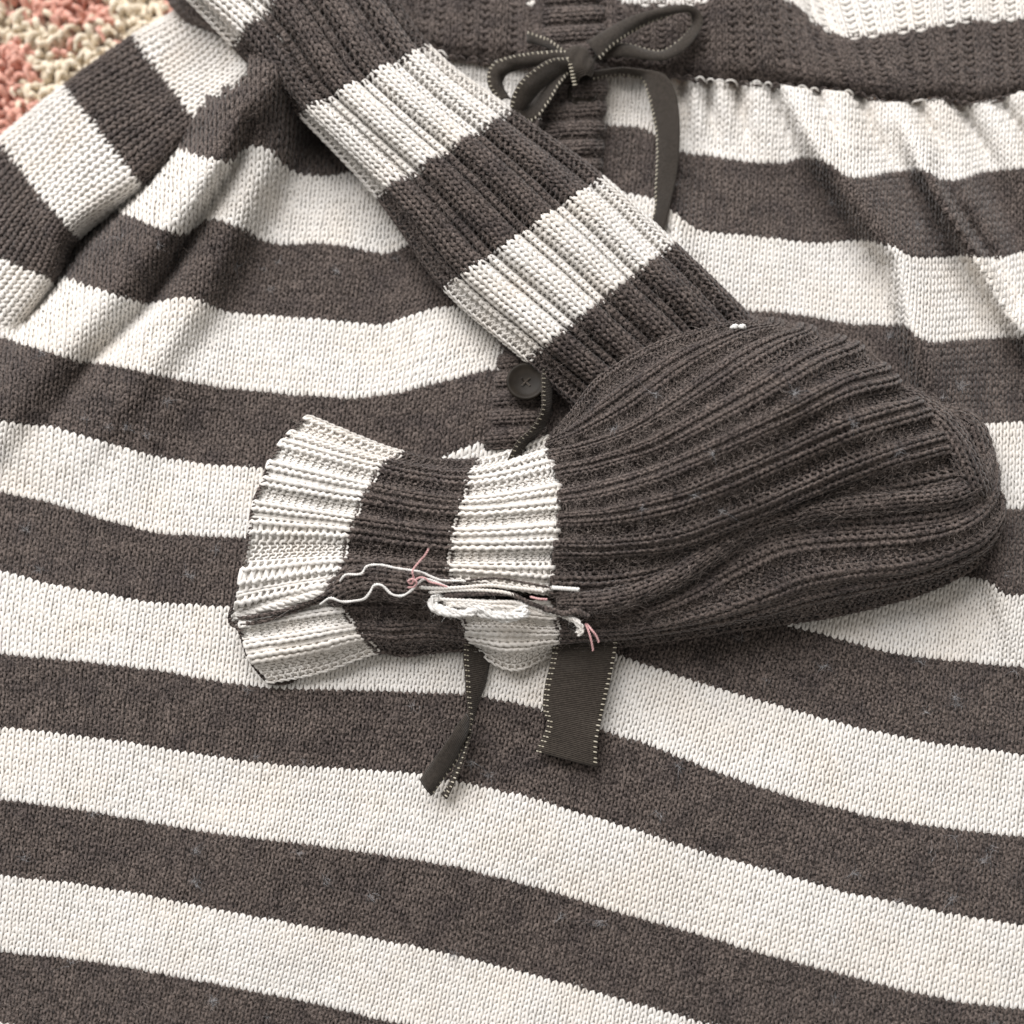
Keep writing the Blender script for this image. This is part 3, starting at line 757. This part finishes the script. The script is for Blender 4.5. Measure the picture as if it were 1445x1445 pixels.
def build_bulb():
    fr = [0.0, 0.14, 0.3, 0.46, 0.62, 0.78, 0.9, 1.0]
    S = np.stack([poly_at(r, fr) for r in RIBS], 1)
    A = np.concatenate([S, ZT[3:, :, None] + np.array([1.2] + [0] * 7)[:, None, None]], -1)
    d = A[-1, :, :2] - np.array([1000, 690]); d = d / np.linalg.norm(d, axis=1, keepdims=True)
    e1 = A[-1].copy(); e1[:, :2] += d * 9; e1[:, 2] -= 6.5
    e2 = A[-1].copy(); e2[:, :2] += d * 7; e2[:, 2] = np.maximum(e1[:, 2] - 9, 1)
    A = np.concatenate([A, e1[None], e2[None]])
    # the cloth sags a little between its supports
    sag = np.array([(930, 640, 60, 3.2), (1130, 640, 70, 2.6), (1010, 560, 45, 2.0), (1230, 610, 45, 2.2)])
    for x, y, r, a in sag:
        A[..., 2] -= a * np.exp(-((A[..., 0] - x) ** 2 + (A[..., 1] - y) ** 2) / r ** 2)
    A = edge_lines(A, np.interp(np.arange(len(A)), [0, 2, 9], [5, 13, 13]))
    per = [8, 9, 9, 9, 9, 7, 5, 3, 3]; b = np.r_[0, np.cumsum(per)]
    return rib_panel('turned_sleeve_end', A, per, [2, 9, 6, 5, 5, 5, 4, 4, 4, 2], RIB_BULB, [0, b[-1]], [0], 0.00125, 0.95, 0.255, 26000, 0, 0.0012, 33, names=('charcoal_ribbing', ''))
bulb = build_bulb()

LOW = [  # lower face, from under the seam to the bottom outline
 [(338, 868), (400, 858), (470, 846), (520, 842), (580, 842), (640, 846), (700, 850), (776, 850), (860, 852), (950, 822), (1010, 780), (1070, 742), (1160, 722), (1270, 716), (1345, 708), (1385, 680), (1392, 630)],
 [(338, 884), (412, 872), (484, 862), (530, 860), (590, 860), (648, 866), (705, 866), (783, 872), (880, 872), (960, 850), (1040, 808), (1100, 780), (1180, 768), (1280, 762), (1362, 742), (1400, 705), (1405, 660)],
 [(344, 904), (422, 892), (497, 880), (545, 880), (600, 878), (656, 884), (715, 886), (787, 888), (895, 884), (985, 866), (1070, 836), (1130, 812), (1200, 800), (1290, 789), (1372, 762), (1407, 728), (1411, 695)],
 [(354, 932), (432, 918), (512, 899), (555, 902), (606, 898), (660, 902), (722, 914), (788, 904), (897, 896), (1000, 880), (1090, 860), (1150, 844), (1225, 828), (1305, 812), (1378, 780), (1409, 746), (1413, 722)],
 [(378, 960), (450, 946), (531, 918), (570, 922), (615, 917), (665, 916), (724, 942), (788, 919), (895, 907), (1005, 891), (1095, 878), (1165, 868), (1240, 851), (1318, 827), (1384, 790), (1409, 762), (1412, 745)],
]
def lower_sleeve():
    A = np.array(LOW, float).swapaxes(0, 1)            # (17, 5, 2)
    n = len(A)
    prof = np.array([[9, 9.6, 9.4, 8.4, 4.6]] * 3 + [[9.5, 9.9, 9.5, 8, 4]] * 2 + [[10, 10.2, 9.6, 7.6, 3.6], [10, 10.8, 10.8, 9.6, 5.2], [11, 11.3, 10.6, 8, 3.6], [12, 13, 12, 8, 3], [14, 15.5, 14.5, 10, 3.5], [15, 17, 16, 11, 4], [17.5, 19, 17.5, 12, 4], [19, 20, 18.5, 13, 4.5], [20, 20.5, 19, 13.5, 5], [19, 20, 18, 13, 5], [14, 15.5, 14, 10, 4], [8, 10, 9, 6, 3]], float)
    A = np.concatenate([A, prof[..., None]], -1)
    und = A[:, -1:].copy(); und[:, :, :2] += (A[:, -2:-1, :2] - A[:, -1:, :2]) * 0.4; und[:, :, 2] = -1.0
    A = np.concatenate([A, und], 1)
    per = [7, 7, 5, 5, 5, 6, 7, 9, 8, 8, 7, 8, 9, 7, 6, 4]
    b = np.r_[0, np.cumsum(per)]
    rib_panel('turned_cuff_underside', A, per, [3, 3, 3, 3, 2], RIB_BULB, [0, b[2], b[5], b[7], b[-1]], [1, 0, 1, 0], 0.0009, 1, 0.32, 8000, 1200, 0.0014, 41, wp=7.6 * PX, off=0, boff=0.3)
lower_sleeve()

def seam_roll(name, pts, width, height, ncol, rows, material, wp):
    """a raised seam: a knitted half roll along (px, py, z mm) points"""
    p = poly_at(pts, np.linspace(0, 1, rows + 1)); d = np.gradient(p[:, :2], axis=0); d /= np.linalg.norm(d, axis=1, keepdims=True)
    nrm = np.stack([-d[:, 1], d[:, 0]], -1)
    th = np.linspace(-0.5, np.pi + 0.5, ncol * 2 + 1)
    wv = np.interp(np.linspace(0, 1, rows + 1), [0, .06, .9, 1], [.6, 1, 1, .5])
    X = p[:, 0, None] - nrm[:, 0, None] * np.cos(th)[None] * width / 2 * wv[:, None]
    Y = p[:, 1, None] - nrm[:, 1, None] * np.cos(th)[None] * width / 2 * wv[:, None]
    Z = p[:, 2, None] + height * np.sin(th)[None] * wv[:, None]
    net = Net(at(X, Y, Z0 + Z * 0.001), du=0.5)
    o = backing(name, net, dress, lambda v: 1 if material is M_CREAM else 0, 0.35 * wp)
    g = knit(net, FLAT, ncol, np.arange(rows), wp, depth=0, seg=8, sides=4, rad=0.25, flip=-1)
    mesh_obj('stitches', g[0], g[1], material, o, kind='stuff')
    if material is M_DARK:
        fuzz(net, 'fuzz', o, lambda v: v > -1, rows * 60, 0, 0.0006, None, 0.0016)
    return o
seam_roll('bulb_seam', [(786, 850, 14), (860, 846, 15), (940, 818, 16), (1000, 780, 17), (1060, 742, 18), (1150, 718, 19.5), (1260, 706, 20.5), (1350, 696, 19), (1384, 672, 15), (1396, 636, 10)], 34, 4.5, 6, 62, M_DARK, 9.5 * PX)
CUFF_ROLL = [(330, 868, 8.5), (360, 859, 10.3), (400, 848, 11.8), (440, 835, 12.8), (466, 826, 12.8)]
seam_roll('cuff_seam', [(458, 844, 9.5), (484, 828, 12), (515, 820, 13), (565, 824, 13), (618, 832, 12.5), (654, 838, 11)], 46, 4.5, 7, 20, M_DARK, 9.0 * PX)
# end rim of the bulb where the ribs run out, and the small gathers beyond it
seam_roll('bulb_rim', [(1262, 560, 10), (1300, 580, 14), (1334, 606, 17), (1356, 640, 18), (1372, 676, 17), (1388, 712, 13)], 44, 6, 6, 18, M_DARK, 9.0 * PX)
seam_roll('bulb_rim', [(1296, 582, 4), (1336, 588, 7), (1368, 598, 8), (1384, 630, 8), (1390, 672, 8), (1390, 716, 7)], 32, 6, 5, 16, M_DARK, 9.0 * PX)

# ------------------------------------------------------------------ button and its twin under the bow
def button(px, py, z, r, tilt=0.0):
    prof = [(0, .35), (.32, .35), (.42, .42), (.60, .50), (.76, .72), (.84, .92), (.92, 1.0), (.98, .92), (1.0, .6), (.97, .2), (.8, 0), (0, 0)]
    n = 40; c = at(px, py, z); h = r * 0.26
    a = np.arange(n) / n * 2 * np.pi
    V = np.stack([np.stack([c[0] + r * p * np.cos(a), c[1] + r * p * np.sin(a), np.full(n, c[2] + q * h)], -1) for p, q in [(max(p, .004), q) for p, q in prof]])
    idx = np.arange(len(prof) * n).reshape(len(prof), n)
    q = np.stack([idx[:-1], idx[1:], np.roll(idx[1:], -1, 1), np.roll(idx[:-1], -1, 1)], -1).reshape(-1, 4)
    o = mesh_obj('button', V.reshape(-1, 3), q, M_BUTTON, dress)
    for k in range(4):
        t = math.pi / 4 + k * math.pi / 2
        ring = np.stack([np.stack([c[0] + r * .20 * math.cos(t) + r * s * np.cos(a[::4]), c[1] + r * .20 * math.sin(t) + r * s * np.sin(a[::4]), np.full(10, c[2] + zz * h)], -1) for s, zz in ((.085, .36), (.075, .37), (.06, .352))])
        i2 = np.arange(30).reshape(3, 10)
        q2 = np.vstack([np.stack([i2[:-1], i2[1:], np.roll(i2[1:], -1, 1), np.roll(i2[:-1], -1, 1)], -1).reshape(-1, 4)])
        mesh_obj('hole', ring.reshape(-1, 3), q2, M_BLACK, o)
    th = tube(np.array([[c[0] - r * .2, c[1] - r * .2, c[2] + .4 * h], [c[0], c[1], c[2] + .55 * h], [c[0] + r * .2, c[1] + r * .2, c[2] + .4 * h]]), r * .06, 6)
    th2 = tube(np.array([[c[0] - r * .2, c[1] + r * .2, c[2] + .4 * h], [c[0], c[1], c[2] + .5 * h], [c[0] + r * .2, c[1] - r * .2, c[2] + .4 * h]]), r * .06, 6)
    mesh_obj('sewing_thread', *join([th, th2]), M_RIB, o)
M_BLACK = mat('button_hole', (0.008, 0.007, 0.006), (0.012, 0.010, 0.009), 300, sheen=0)
button(742, 540, Z0 + 0.0075, 0.0050)
button(822, 133, Z0 + 0.0059, 0.0042)

# ------------------------------------------------------------------ the ribbon
ribbon = empty('ribbon', tuple(at(818, 90, Z0 + 0.006)))
ribbon['label'] = 'olive brown ribbon with cream stitched edges tied in a bow at the dress front'
ribbon['category'] = 'ribbon'

def band(name, e1, e2, n=40, m=7, bow=0.0, stitches=(True, True), double=(False, False), label=None):
    """a ribbon length between two edge lines of (px, py, z mm above the skirt level)"""
    f = np.linspace(0, 1, n)
    A = poly_at(e1, f); B = poly_at(e2, f)
    PA = at(A[:, 0], A[:, 1], Z0 + A[:, 2] * .001); PB = at(B[:, 0], B[:, 1], Z0 + B[:, 2] * .001)
    t = np.linspace(0, 1, m)
    P = PA[:, None] * (1 - t)[None, :, None] + PB[:, None] * t[None, :, None]
    gu = np.gradient(P, axis=1); gv = np.gradient(P, axis=0); N = norm(np.cross(gu, gv))
    if np.mean(N[..., 2]) < 0: N = -N
    sl = np.linspace(0, n / 9.0, n)[:, None] + 0 * t[None]
    P = P + N * (bow * 0.001 * np.sin(np.pi * t)[None] + 0.00050 * vnoise(sl * 1.3, t[None] * 1.6 + sl * 0.3, len(name) + n) + 0.0001 * vnoise(sl * 4, t[None] * 3 + sl, n))[..., None]
    th = 0.00028
    d = np.r_[0, np.cumsum(np.linalg.norm(np.diff(P[:, m // 2], axis=0), axis=1))]
    uv1 = np.stack(np.broadcast_arrays(t[None] * 1.0, d[:, None] / 0.0006), -1).reshape(-1, 2) 
    V = np.concatenate([(P + N * th / 2).reshape(-1, 3), (P - N * th / 2).reshape(-1, 3)])
    idx = np.arange(n * m).reshape(n, m); k = n * m
    top = np.stack([idx[:-1, :-1], idx[:-1, 1:], idx[1:, 1:], idx[1:, :-1]], -1).reshape(-1, 4)
    def side(a): return np.stack([a[:-1], a[1:], a[1:] + k, a[:-1] + k], -1)
    q = np.concatenate([top, top[:, ::-1] + k, side(idx[:, 0]), side(idx[::-1, -1]), side(idx[0][::-1]), side(idx[-1])])
    o = mesh_obj(name, V, q, M_RIB, ribbon, uv=np.concatenate([uv1, uv1]), label=label)
    # cream whip stitches over both edges
    out = []
    for flag, edge, inn, dbl in ((stitches[0], 0, 1, double[0]), (stitches[1], m - 1, m - 2, double[1])):
        if not flag: continue
        E = P[:, edge]; I = P[:, inn]; w = norm(I - E)
        L = np.linalg.norm(PA - PB, axis=1)
        dd = np.r_[0, np.cumsum(np.linalg.norm(np.diff(E, axis=0), axis=1))]
        s = np.arange(0.0005, dd[-1] - 0.0002, 0.00128)
        ip = lambda arr: np.stack([np.interp(s, dd, arr[:, c]) for c in range(3)], -1)
        e = ip(E); ww = norm(ip(w)); nn = norm(ip(N[:, edge])); tt = norm(ip(np.gradient(E, axis=0)))
        for i in range(len(s)):
            a = rng.normal(0, .06)
            q = e[i] + tt[i] * a * .001; ln = 0.00085 * rng.uniform(.8, 1.2)
            for sg in (1, -1):
                if dbl:
                    for o0 in (.0001, .00085):
                        c = np.array([q + ww[i] * (o0 + k) + nn[i] * sg * h for k, h in ((0, .00012), (.00015, .00022), (.00035, .00022), (.0005, .00012))])
                        out.append(tube(c, [.00013, .00018, .00018, .00013], 4))
                    continue
                c = np.array([q + ww[i] * .00008 + nn[i] * sg * .00012, q + ww[i] * .00022 + nn[i] * sg * .00022, q + ww[i] * ln * .7 + nn[i] * sg * .00024, q + ww[i] * ln + nn[i] * sg * .0001])
                out.append(tube(c, [.00014, .00019, .00019, .00013], 4))
    if out:
        mesh_obj('edge_stitching', *join(out), M_STITCH, o, kind='stuff')
    return o

# right loop: out along the top, round the end and back
band('loop', [(828, 60, 11), (857, 40, 13), (901, 19, 14), (946, 9, 14), (974, 8, 14), (990, 22, 13), (988, 44, 12), (968, 70, 11), (930, 86, 10), (880, 80, 10), (838, 86, 9)],
             [(846, 86, 11), (870, 62, 12), (904, 40, 12), (938, 25, 12), (966, 16, 12), (975, 24, 10), (973, 40, 9), (955, 60, 9), (926, 73, 8.5), (884, 63, 9), (840, 68, 9)], 70, 7, 1.0, stitches=(False, True), label='right hand loop of the bow')
# left loops
band('loop', [(806, 72, 12), (780, 71, 13), (740, 75, 13), (706, 83, 12), (690, 96, 11), (688, 118, 10), (704, 142, 9)],
             [(802, 90, 11), (778, 92, 11), (746, 96, 10.5), (722, 102, 10), (712, 110, 9), (710, 122, 8), (722, 140, 7)], 50, 7, 0.9, stitches=(True, False), label='upper left loop of the bow')
band('loop', [(806, 80, 14), (776, 83, 16), (746, 103, 16), (729, 122, 15), (720, 150, 12), (728, 170, 10), (748, 172, 10), (772, 150, 12), (790, 122, 12), (808, 100, 11)],
             [(810, 98, 11), (790, 106, 12), (766, 126, 12), (750, 144, 11), (738, 158, 9), (738, 158, 9), (742, 154, 9), (756, 134, 8), (772, 110, 9), (802, 90, 10)], 60, 7, 1.2, stitches=(True, False), label='lower left loop of the bow')
# short end above the left loops
band('end', [(744, 44, 9), (760, 49, 10), (776, 55, 11), (800, 72, 12)], [(744, 60, 8.5), (760, 64, 9), (778, 71, 10), (800, 86, 10)], 16, 5, 0.2, stitches=(True, False))
# knot
def knot():
    n, m = 26, 20
    t = np.linspace(0, 2 * np.pi, n, endpoint=False); s = np.linspace(-1, 1, m)
    c = at(817, 90, Z0 + 0.0125)
    V = []
    ax = norm(np.array([0.32, -1.0, 0.0])); sd = np.array([ax[1], -ax[0], 0]) * -1
    for b in s:
        r = 0.0034 * (1 - abs(b) ** 3.0 * 0.55) ; w = 0.0048 * b
        tw = 0.5 * b
        ringp = []
        for a in t:
            k = 1 + 0.10 * math.cos(3 * a + 2.6 * b) + 0.07 * math.cos(5 * a - 4 * b) + 0.04 * math.cos(9 * a + 3 * b)
            ringp.append(c + ax * w + sd * r * k * math.cos(a + tw) * 1.05 + np.array([0, 0, 1]) * r * k * math.sin(a + tw) * 0.95)
        V.append(ringp)
    V = np.array(V); idx = np.arange(n * m).reshape(m, n)
    q = np.stack([idx[:-1], np.roll(idx[:-1], -1, 1), np.roll(idx[1:], -1, 1), idx[1:]], -1).reshape(-1, 4)
    uv = np.stack(np.broadcast_arrays((t / 6.28)[None], (s[:, None] * 0.0048 / 0.0006)), -1).reshape(-1, 2)
    V2 = V.reshape(-1, 3)
    caps = []
    o = mesh_obj('knot', V2, q, M_RIB, ribbon, uv=uv)
    out = []
    for k in range(9):
        f = k / 8
        p = np.array([803 + 8 * f, 82 + 38 * f]); z = Z0 + 0.0150 - 0.002 * f
        out.append(tube(np.array([at(p[0] - 2.5, p[1], z - .0004), at(p[0], p[1] - .3, z), at(p[0] + 3, p[1] - 1, z + .0003)]), .00024, 5))
    mesh_obj('edge_stitching', *join(out), M_STITCH, o, kind='stuff')
knot()
# right tail: out of the knot, over and down under the sleeve, then out again below the cuff
band('tail', [(834, 100, 10), (870, 96, 9.5), (905, 98, 9), (936, 104, 9), (952, 126, 8.5), (959, 165, 8), (958, 220, 7.5), (950, 270, 7.5), (938, 322, 7), (915, 420, 6.5), (895, 560, 6.5), (884, 720, 6), (878, 840, 6)],
             [(834, 112, 8), (868, 108, 7), (895, 110, 6.5), (908, 114, 6.5), (914, 132, 6.5), (920, 160, 6.5), (926, 200, 6.5), (924, 262, 6.5), (917, 320, 6), (860, 420, 5.5), (815, 560, 5.5), (795, 720, 5.5), (788, 840, 5.5)], 120, 9, 0.25, stitches=(False, True), label='right hand tail running down from the knot under the sleeve')
band('tail', [(878, 846, 6), (870, 916, 6.5), (860, 966, 6), (849, 1014, 5.5), (843, 1050, 5), (843, 1083, 3.5)],
             [(788, 846, 5.5), (778, 926, 6), (769, 966, 5.5), (766, 1000, 5), (772, 1022, 4.5), (756, 1060, 3)], 60, 11, 0.25, double=(False, True), label='squared end of the right hand tail hanging below the cuff')
# left tail: down under the sleeve, seen edge-on past the button, then out below the cuff and folded
band('tail', [(798, 100, 9), (762, 134, 7.5), (736, 168, 7), (762, 230, 7), (774, 330, 7), (770, 470, 8), (766, 540, 11), (762, 580, 12), (748, 606, 12), (724, 634, 11), (690, 720, 7), (664, 850, 6), (654, 916, 6.5), (656, 957, 6.5), (658, 991, 6), (662, 1014, 6), (660, 1034, 5.5)],
             [(806, 104, 8), (778, 140, 7), (752, 172, 6.5), (778, 230, 6), (792, 330, 6), (786, 470, 5.5), (780, 540, 6.5), (776, 580, 6.5), (764, 606, 6), (740, 636, 5.5), (728, 720, 5), (706, 850, 4.5), (694, 916, 3.5), (686, 957, 2.5), (677, 985, 2.2), (670, 1014, 2.2), (664, 1036, 2.2)], 120, 8, 0.15, double=(True, False), stitches=(True, False), label='left hand tail, seen nearly edge-on above the cuff')
band('tail_end', [(659, 1006, 6.5), (640, 1032, 7.5), (618, 1064, 7.0), (592, 1100, 4.5)], [(664, 1030, 3.0), (652, 1058, 3.5), (632, 1090, 3.5), (609, 1123, 2.5)], 30, 7, 0.9, stitches=(False, True), label='folded end of the left hand tail')
band('tail_end', [(664, 1030, 4.5), (656, 1060, 5.5), (648, 1086, 5.0), (640, 1108, 3.5), (630, 1128, 2.5)], [(660, 1036, 1.5), (648, 1066, 2.0), (638, 1092, 2.0), (632, 1106, 1.8), (622, 1120, 1.6)], 24, 5, 0.3, label='turned back end of the left hand tail')

# ------------------------------------------------------------------ loose threads at the torn seam
def thread(name, pts, r, material, plies=2, n=70, twist=5200, label=None, wob=0):
    q = [(x, y, Z0 + z * 0.001) for x, y, z in pts]
    V, Q = strand(q, r, n, 6, plies, twist, wob)
    return mesh_obj(name, V, Q, material, dress, label=label)
thread('loose_thread', [(480, 820, 17), (488, 811, 18), (509, 810, 18.5), (518, 799, 19), (536, 797, 19.5), (561, 802, 19.5), (593, 807, 19.5), (609, 814, 19.5), (625, 819, 19), (657, 820, 18)], .00035, M_WHITE, label='upper loose white thread')
thread('loose_thread', [(452, 853, 16), (466, 844, 17.5), (482, 849, 17), (500, 848, 17), (514, 845, 18), (522, 836, 19), (528, 826, 19.5), (539, 826, 19.5), (552, 838, 19), (565, 841, 19), (577, 836, 19.5), (590, 823, 20), (600, 817, 20), (617, 822, 19.5), (632, 829, 18.5)], .00038, M_WHITE, label='wavy loose white thread below the first')
thread('torn_seam_yarn', [(655, 820, 18), (700, 816, 18.5), (740, 822, 18.5), (775, 829, 18)], .00030, M_DARK)
thread('torn_seam_yarn', [(593, 829, 18), (620, 830, 19), (650, 829, 19.5), (690, 826, 19.5), (720, 829, 19.5), (766, 834, 18)], .00045, M_CREAM, n=90, twist=3600)
thread('torn_seam_yarn', [(606, 836, 18), (640, 833, 19), (680, 833, 19.5), (712, 836, 19.5), (730, 842, 18.5)], .00042, M_CREAM, n=80, twist=3600)
thread('torn_seam_yarn', [(627, 841, 18), (669, 838, 19), (716, 838, 19), (733, 844, 18.5), (750, 852, 18), (768, 858, 16)], .00055, M_DARK, n=90, twist=3400)
thread('torn_seam_yarn', [(612, 845, 18), (662, 848, 18.5), (690, 850, 18.5), (725, 850, 18), (752, 858, 17), (772, 866, 15.5), (793, 868, 14.5), (806, 876, 13.5)], .00046, M_CREAM, n=100, twist=3400)
def roving(pts, spread, count, r, material, name='yarn_loop', hair=300, own=None):
    """a ragged bunch of fine strands wandering round (px, py, z mm) points"""
    out = []
    P = np.array(pts, float); sp = np.array(spread, float)
    for k in range(count):
        q = P + rng.normal(0, .6, (1, 3)) * sp + rng.normal(0, .75, P.shape) * sp
        q[:, 2] = Z0 + q[:, 2] * .001
        out.append(strand(q, r * rng.uniform(.7, 1.3), 40, 5, 2, 1700, wob=0.00005))
    V, Q = join(out)
    o = mesh_obj(name, V, Q, material, dress, kind='stuff')
    h = V[rng.integers(0, len(V), hair)]
    mesh_obj('yarn_fuzz', *hairs(h, norm(rng.normal(0, 1, (hair, 3)) + [0, 0, .6]), 0.0010, 0.00006, 0.3, 1.4), material, o, kind='stuff')
roving([(622, 843, 17.5), (610, 847, 17.5), (612, 857, 17.5), (628, 864, 18), (648, 866, 18), (664, 863, 18), (680, 855, 17)], [2.2, 2.6, .5], 13, .00046, M_WHITE)
roving([(664, 855, 17.5), (680, 861, 18), (697, 868, 18), (716, 870, 18), (735, 868, 18), (743, 862, 17.5), (730, 856, 16.5)], [2.4, 3.0, .5], 15, .00050, M_WHITE)
roving([(630, 850, 17.5), (660, 853, 18), (690, 856, 18), (718, 857, 17.5), (736, 862, 16.5)], [3, 2.4, .4], 9, .00046, M_CREAM)
thread('yarn_end', [(778, 829, 19), (790, 830, 20), (817, 832, 20)], .00052, M_WHITE, n=30)
roving([(792, 868, 15), (804, 872, 16), (814, 878, 16.5), (820, 886, 16), (814, 892, 15)], [2.2, 2.2, .4], 7, .00036, M_CREAM, 'yarn_end', 120)
thread('yarn_end', [(766, 858, 17), (780, 862, 17.5), (796, 866, 17), (812, 862, 18), (830, 870, 17)], .0007, M_DARK, n=50, twist=3000)
thread('pink_thread', [(605, 774, 23.5), (600, 783, 23), (593, 791, 22), (584, 802, 21.5), (582, 808, 21.5), (584, 818, 20.5), (580, 824, 20.5), (576, 820, 21), (582, 817, 21.5), (588, 822, 21), (584, 828, 20), (575, 829, 20)], .00026, M_PINK, n=80, label='upright pink thread knotted over the white one')
thread('pink_thread', [(584, 820, 21), (592, 815, 21), (600, 816, 21), (606, 821, 20.5), (618, 824, 20), (631, 828, 19.5)], .00024, M_PINK, n=40)
thread('pink_thread', [(748, 842, 19), (760, 845, 19.5), (772, 846, 19)], .00028, M_PINK, n=24)
thread('pink_thread', [(826, 880, 15.5), (830, 889, 16), (834, 903, 15.5), (837, 918, 14)], .00028, M_PINK, n=30, label='longer pink thread end under the bulb seam')
thread('pink_thread', [(828, 880, 15.5), (835, 889, 16.5), (841, 897, 16), (845, 906, 15)], .00028, M_PINK, n=30, label='shorter pink thread end under the bulb seam')
# dark overcast edge of the cuff
def cuff_edge():
    pts = [(432, 588), (412, 606), (396, 625), (380, 650), (370, 680), (358, 708), (352, 742), (344, 790), (336, 835), (324, 866), (326, 880), (336, 886), (342, 902), (350, 926), (362, 944), (378, 961), (396, 964), (420, 958)]
    zs = [4.5, 7, 9, 10.5, 11.5, 12, 12, 12, 11, 9, 8, 9.5, 8, 6, 4, 2.2, 1.8, 1.6]
    p = poly_at(np.c_[np.array(pts, float), zs], np.linspace(0, 1, 150))
    out = []
    for i in range(0, 148, 2):
        a = p[i]
        w = rng.uniform(3, 6); out.append(strand([(a[0] + w, a[1] + 1.5, Z0 + (a[2] + .3) * .001), (a[0], a[1] + 2, Z0 + (a[2] + .5) * .001), (p[i + 2][0] - 1.5, p[i + 2][1] + 1, Z0 + (a[2] - .6) * .001)], .00026, 7, 5, 1))
    mesh_obj('cuff_edge', *join(out), M_DARK, dress, kind='stuff')
    q = [(x, y, Z0 + z * .001) for x, y, z in p]
    o = strand(q, .00042, 150, 6, 2, 3000)
    mesh_obj('cuff_edge_yarn', o[0], o[1], M_DARK, dress)
cuff_edge()
roving(CUFF_ROLL, [2.0, 4.6, .7], 26, .00062, M_CREAM, 'cuff_seam', 700)
# dark strands along the lower side of the rolled cuff seam
thread('seam_yarn', [(326, 876, 8.5), (345, 880, 10), (380, 874, 11), (430, 856, 12), (470, 840, 13), (488, 822, 14.5)], .00055, M_DARK, n=90, twist=1800)
thread('seam_yarn', [(330, 872, 9.6), (360, 870, 11.3), (400, 862, 12.3), (440, 848, 13.3), (474, 830, 14.5)], .0005, M_DARK, n=80, twist=2200)

# two white stitches where the sleeve meets the bulb
for x in (1036, 1046):
    thread('white_stitch', [(x - 4, 466, 19), (x - 1, 462, 21.5), (x + 3, 461, 22), (x + 5, 465, 19)], .0007, M_WHITE, n=16)

# ------------------------------------------------------------------ lint and pills caught on the wool
def lint():
    out = []
    spots = [(980, 695, 30), (1015, 715, 26), (1081, 740, 22), (870, 612, 24), (940, 488, 10)]
    V = []
    cand = rng.uniform([-60, 200], [1500, 1480], (420, 2))
    n = 0
    for x, y in cand:
        # on charcoal stripes only
        yy = np.array([float(c) for c in [row_y(np.array(x), np.array(float(k * ROWS))) for k in range(len(KEYS))]])
        k = np.searchsorted(yy, y) - 1
        if k < 1 or (k % 2) != 0 or inside(np.array(x), np.array(y), HID_SLEEVE) or inside(np.array(x), np.array(y), HID_SIDE): continue
        z = float(skirt_z(np.array(x), np.array(y))) + 0.0011
        m = int(rng.uniform(10, 34)); c = at(x, y, z)
        P = c + rng.normal(0, [0.0005, 0.0004, 0.00008], (m, 3)); N = np.tile([0, 0, 1.0], (m, 1))
        out.append(hairs(P, N, 0.0012, 0.00008, 0.15, 1.6, 4)); n += 1
        if n > 90: break
    for x, y in [(980, 695), (1015, 716), (1081, 741), (868, 610), (1120, 560), (1200, 600), (930, 560), (1010, 640), (1260, 640), (905, 720)]:
        d = np.linalg.norm(bulb.pxy - [x, y], axis=-1); j, i = np.unravel_index(np.argmin(d), d.shape)
        m = int(rng.uniform(12, 34)); c = bulb.P[j, i] + bulb.N[j, i] * 0.0016
        out.append(hairs(c + rng.normal(0, 0.0003, (m, 3)), np.tile(bulb.N[j, i], (m, 1)), 0.0010, 0.0001, 0.3, 1.8, 4))
    mesh_obj('lint', *join(out), M_LINT, dress, kind='stuff')
lint()
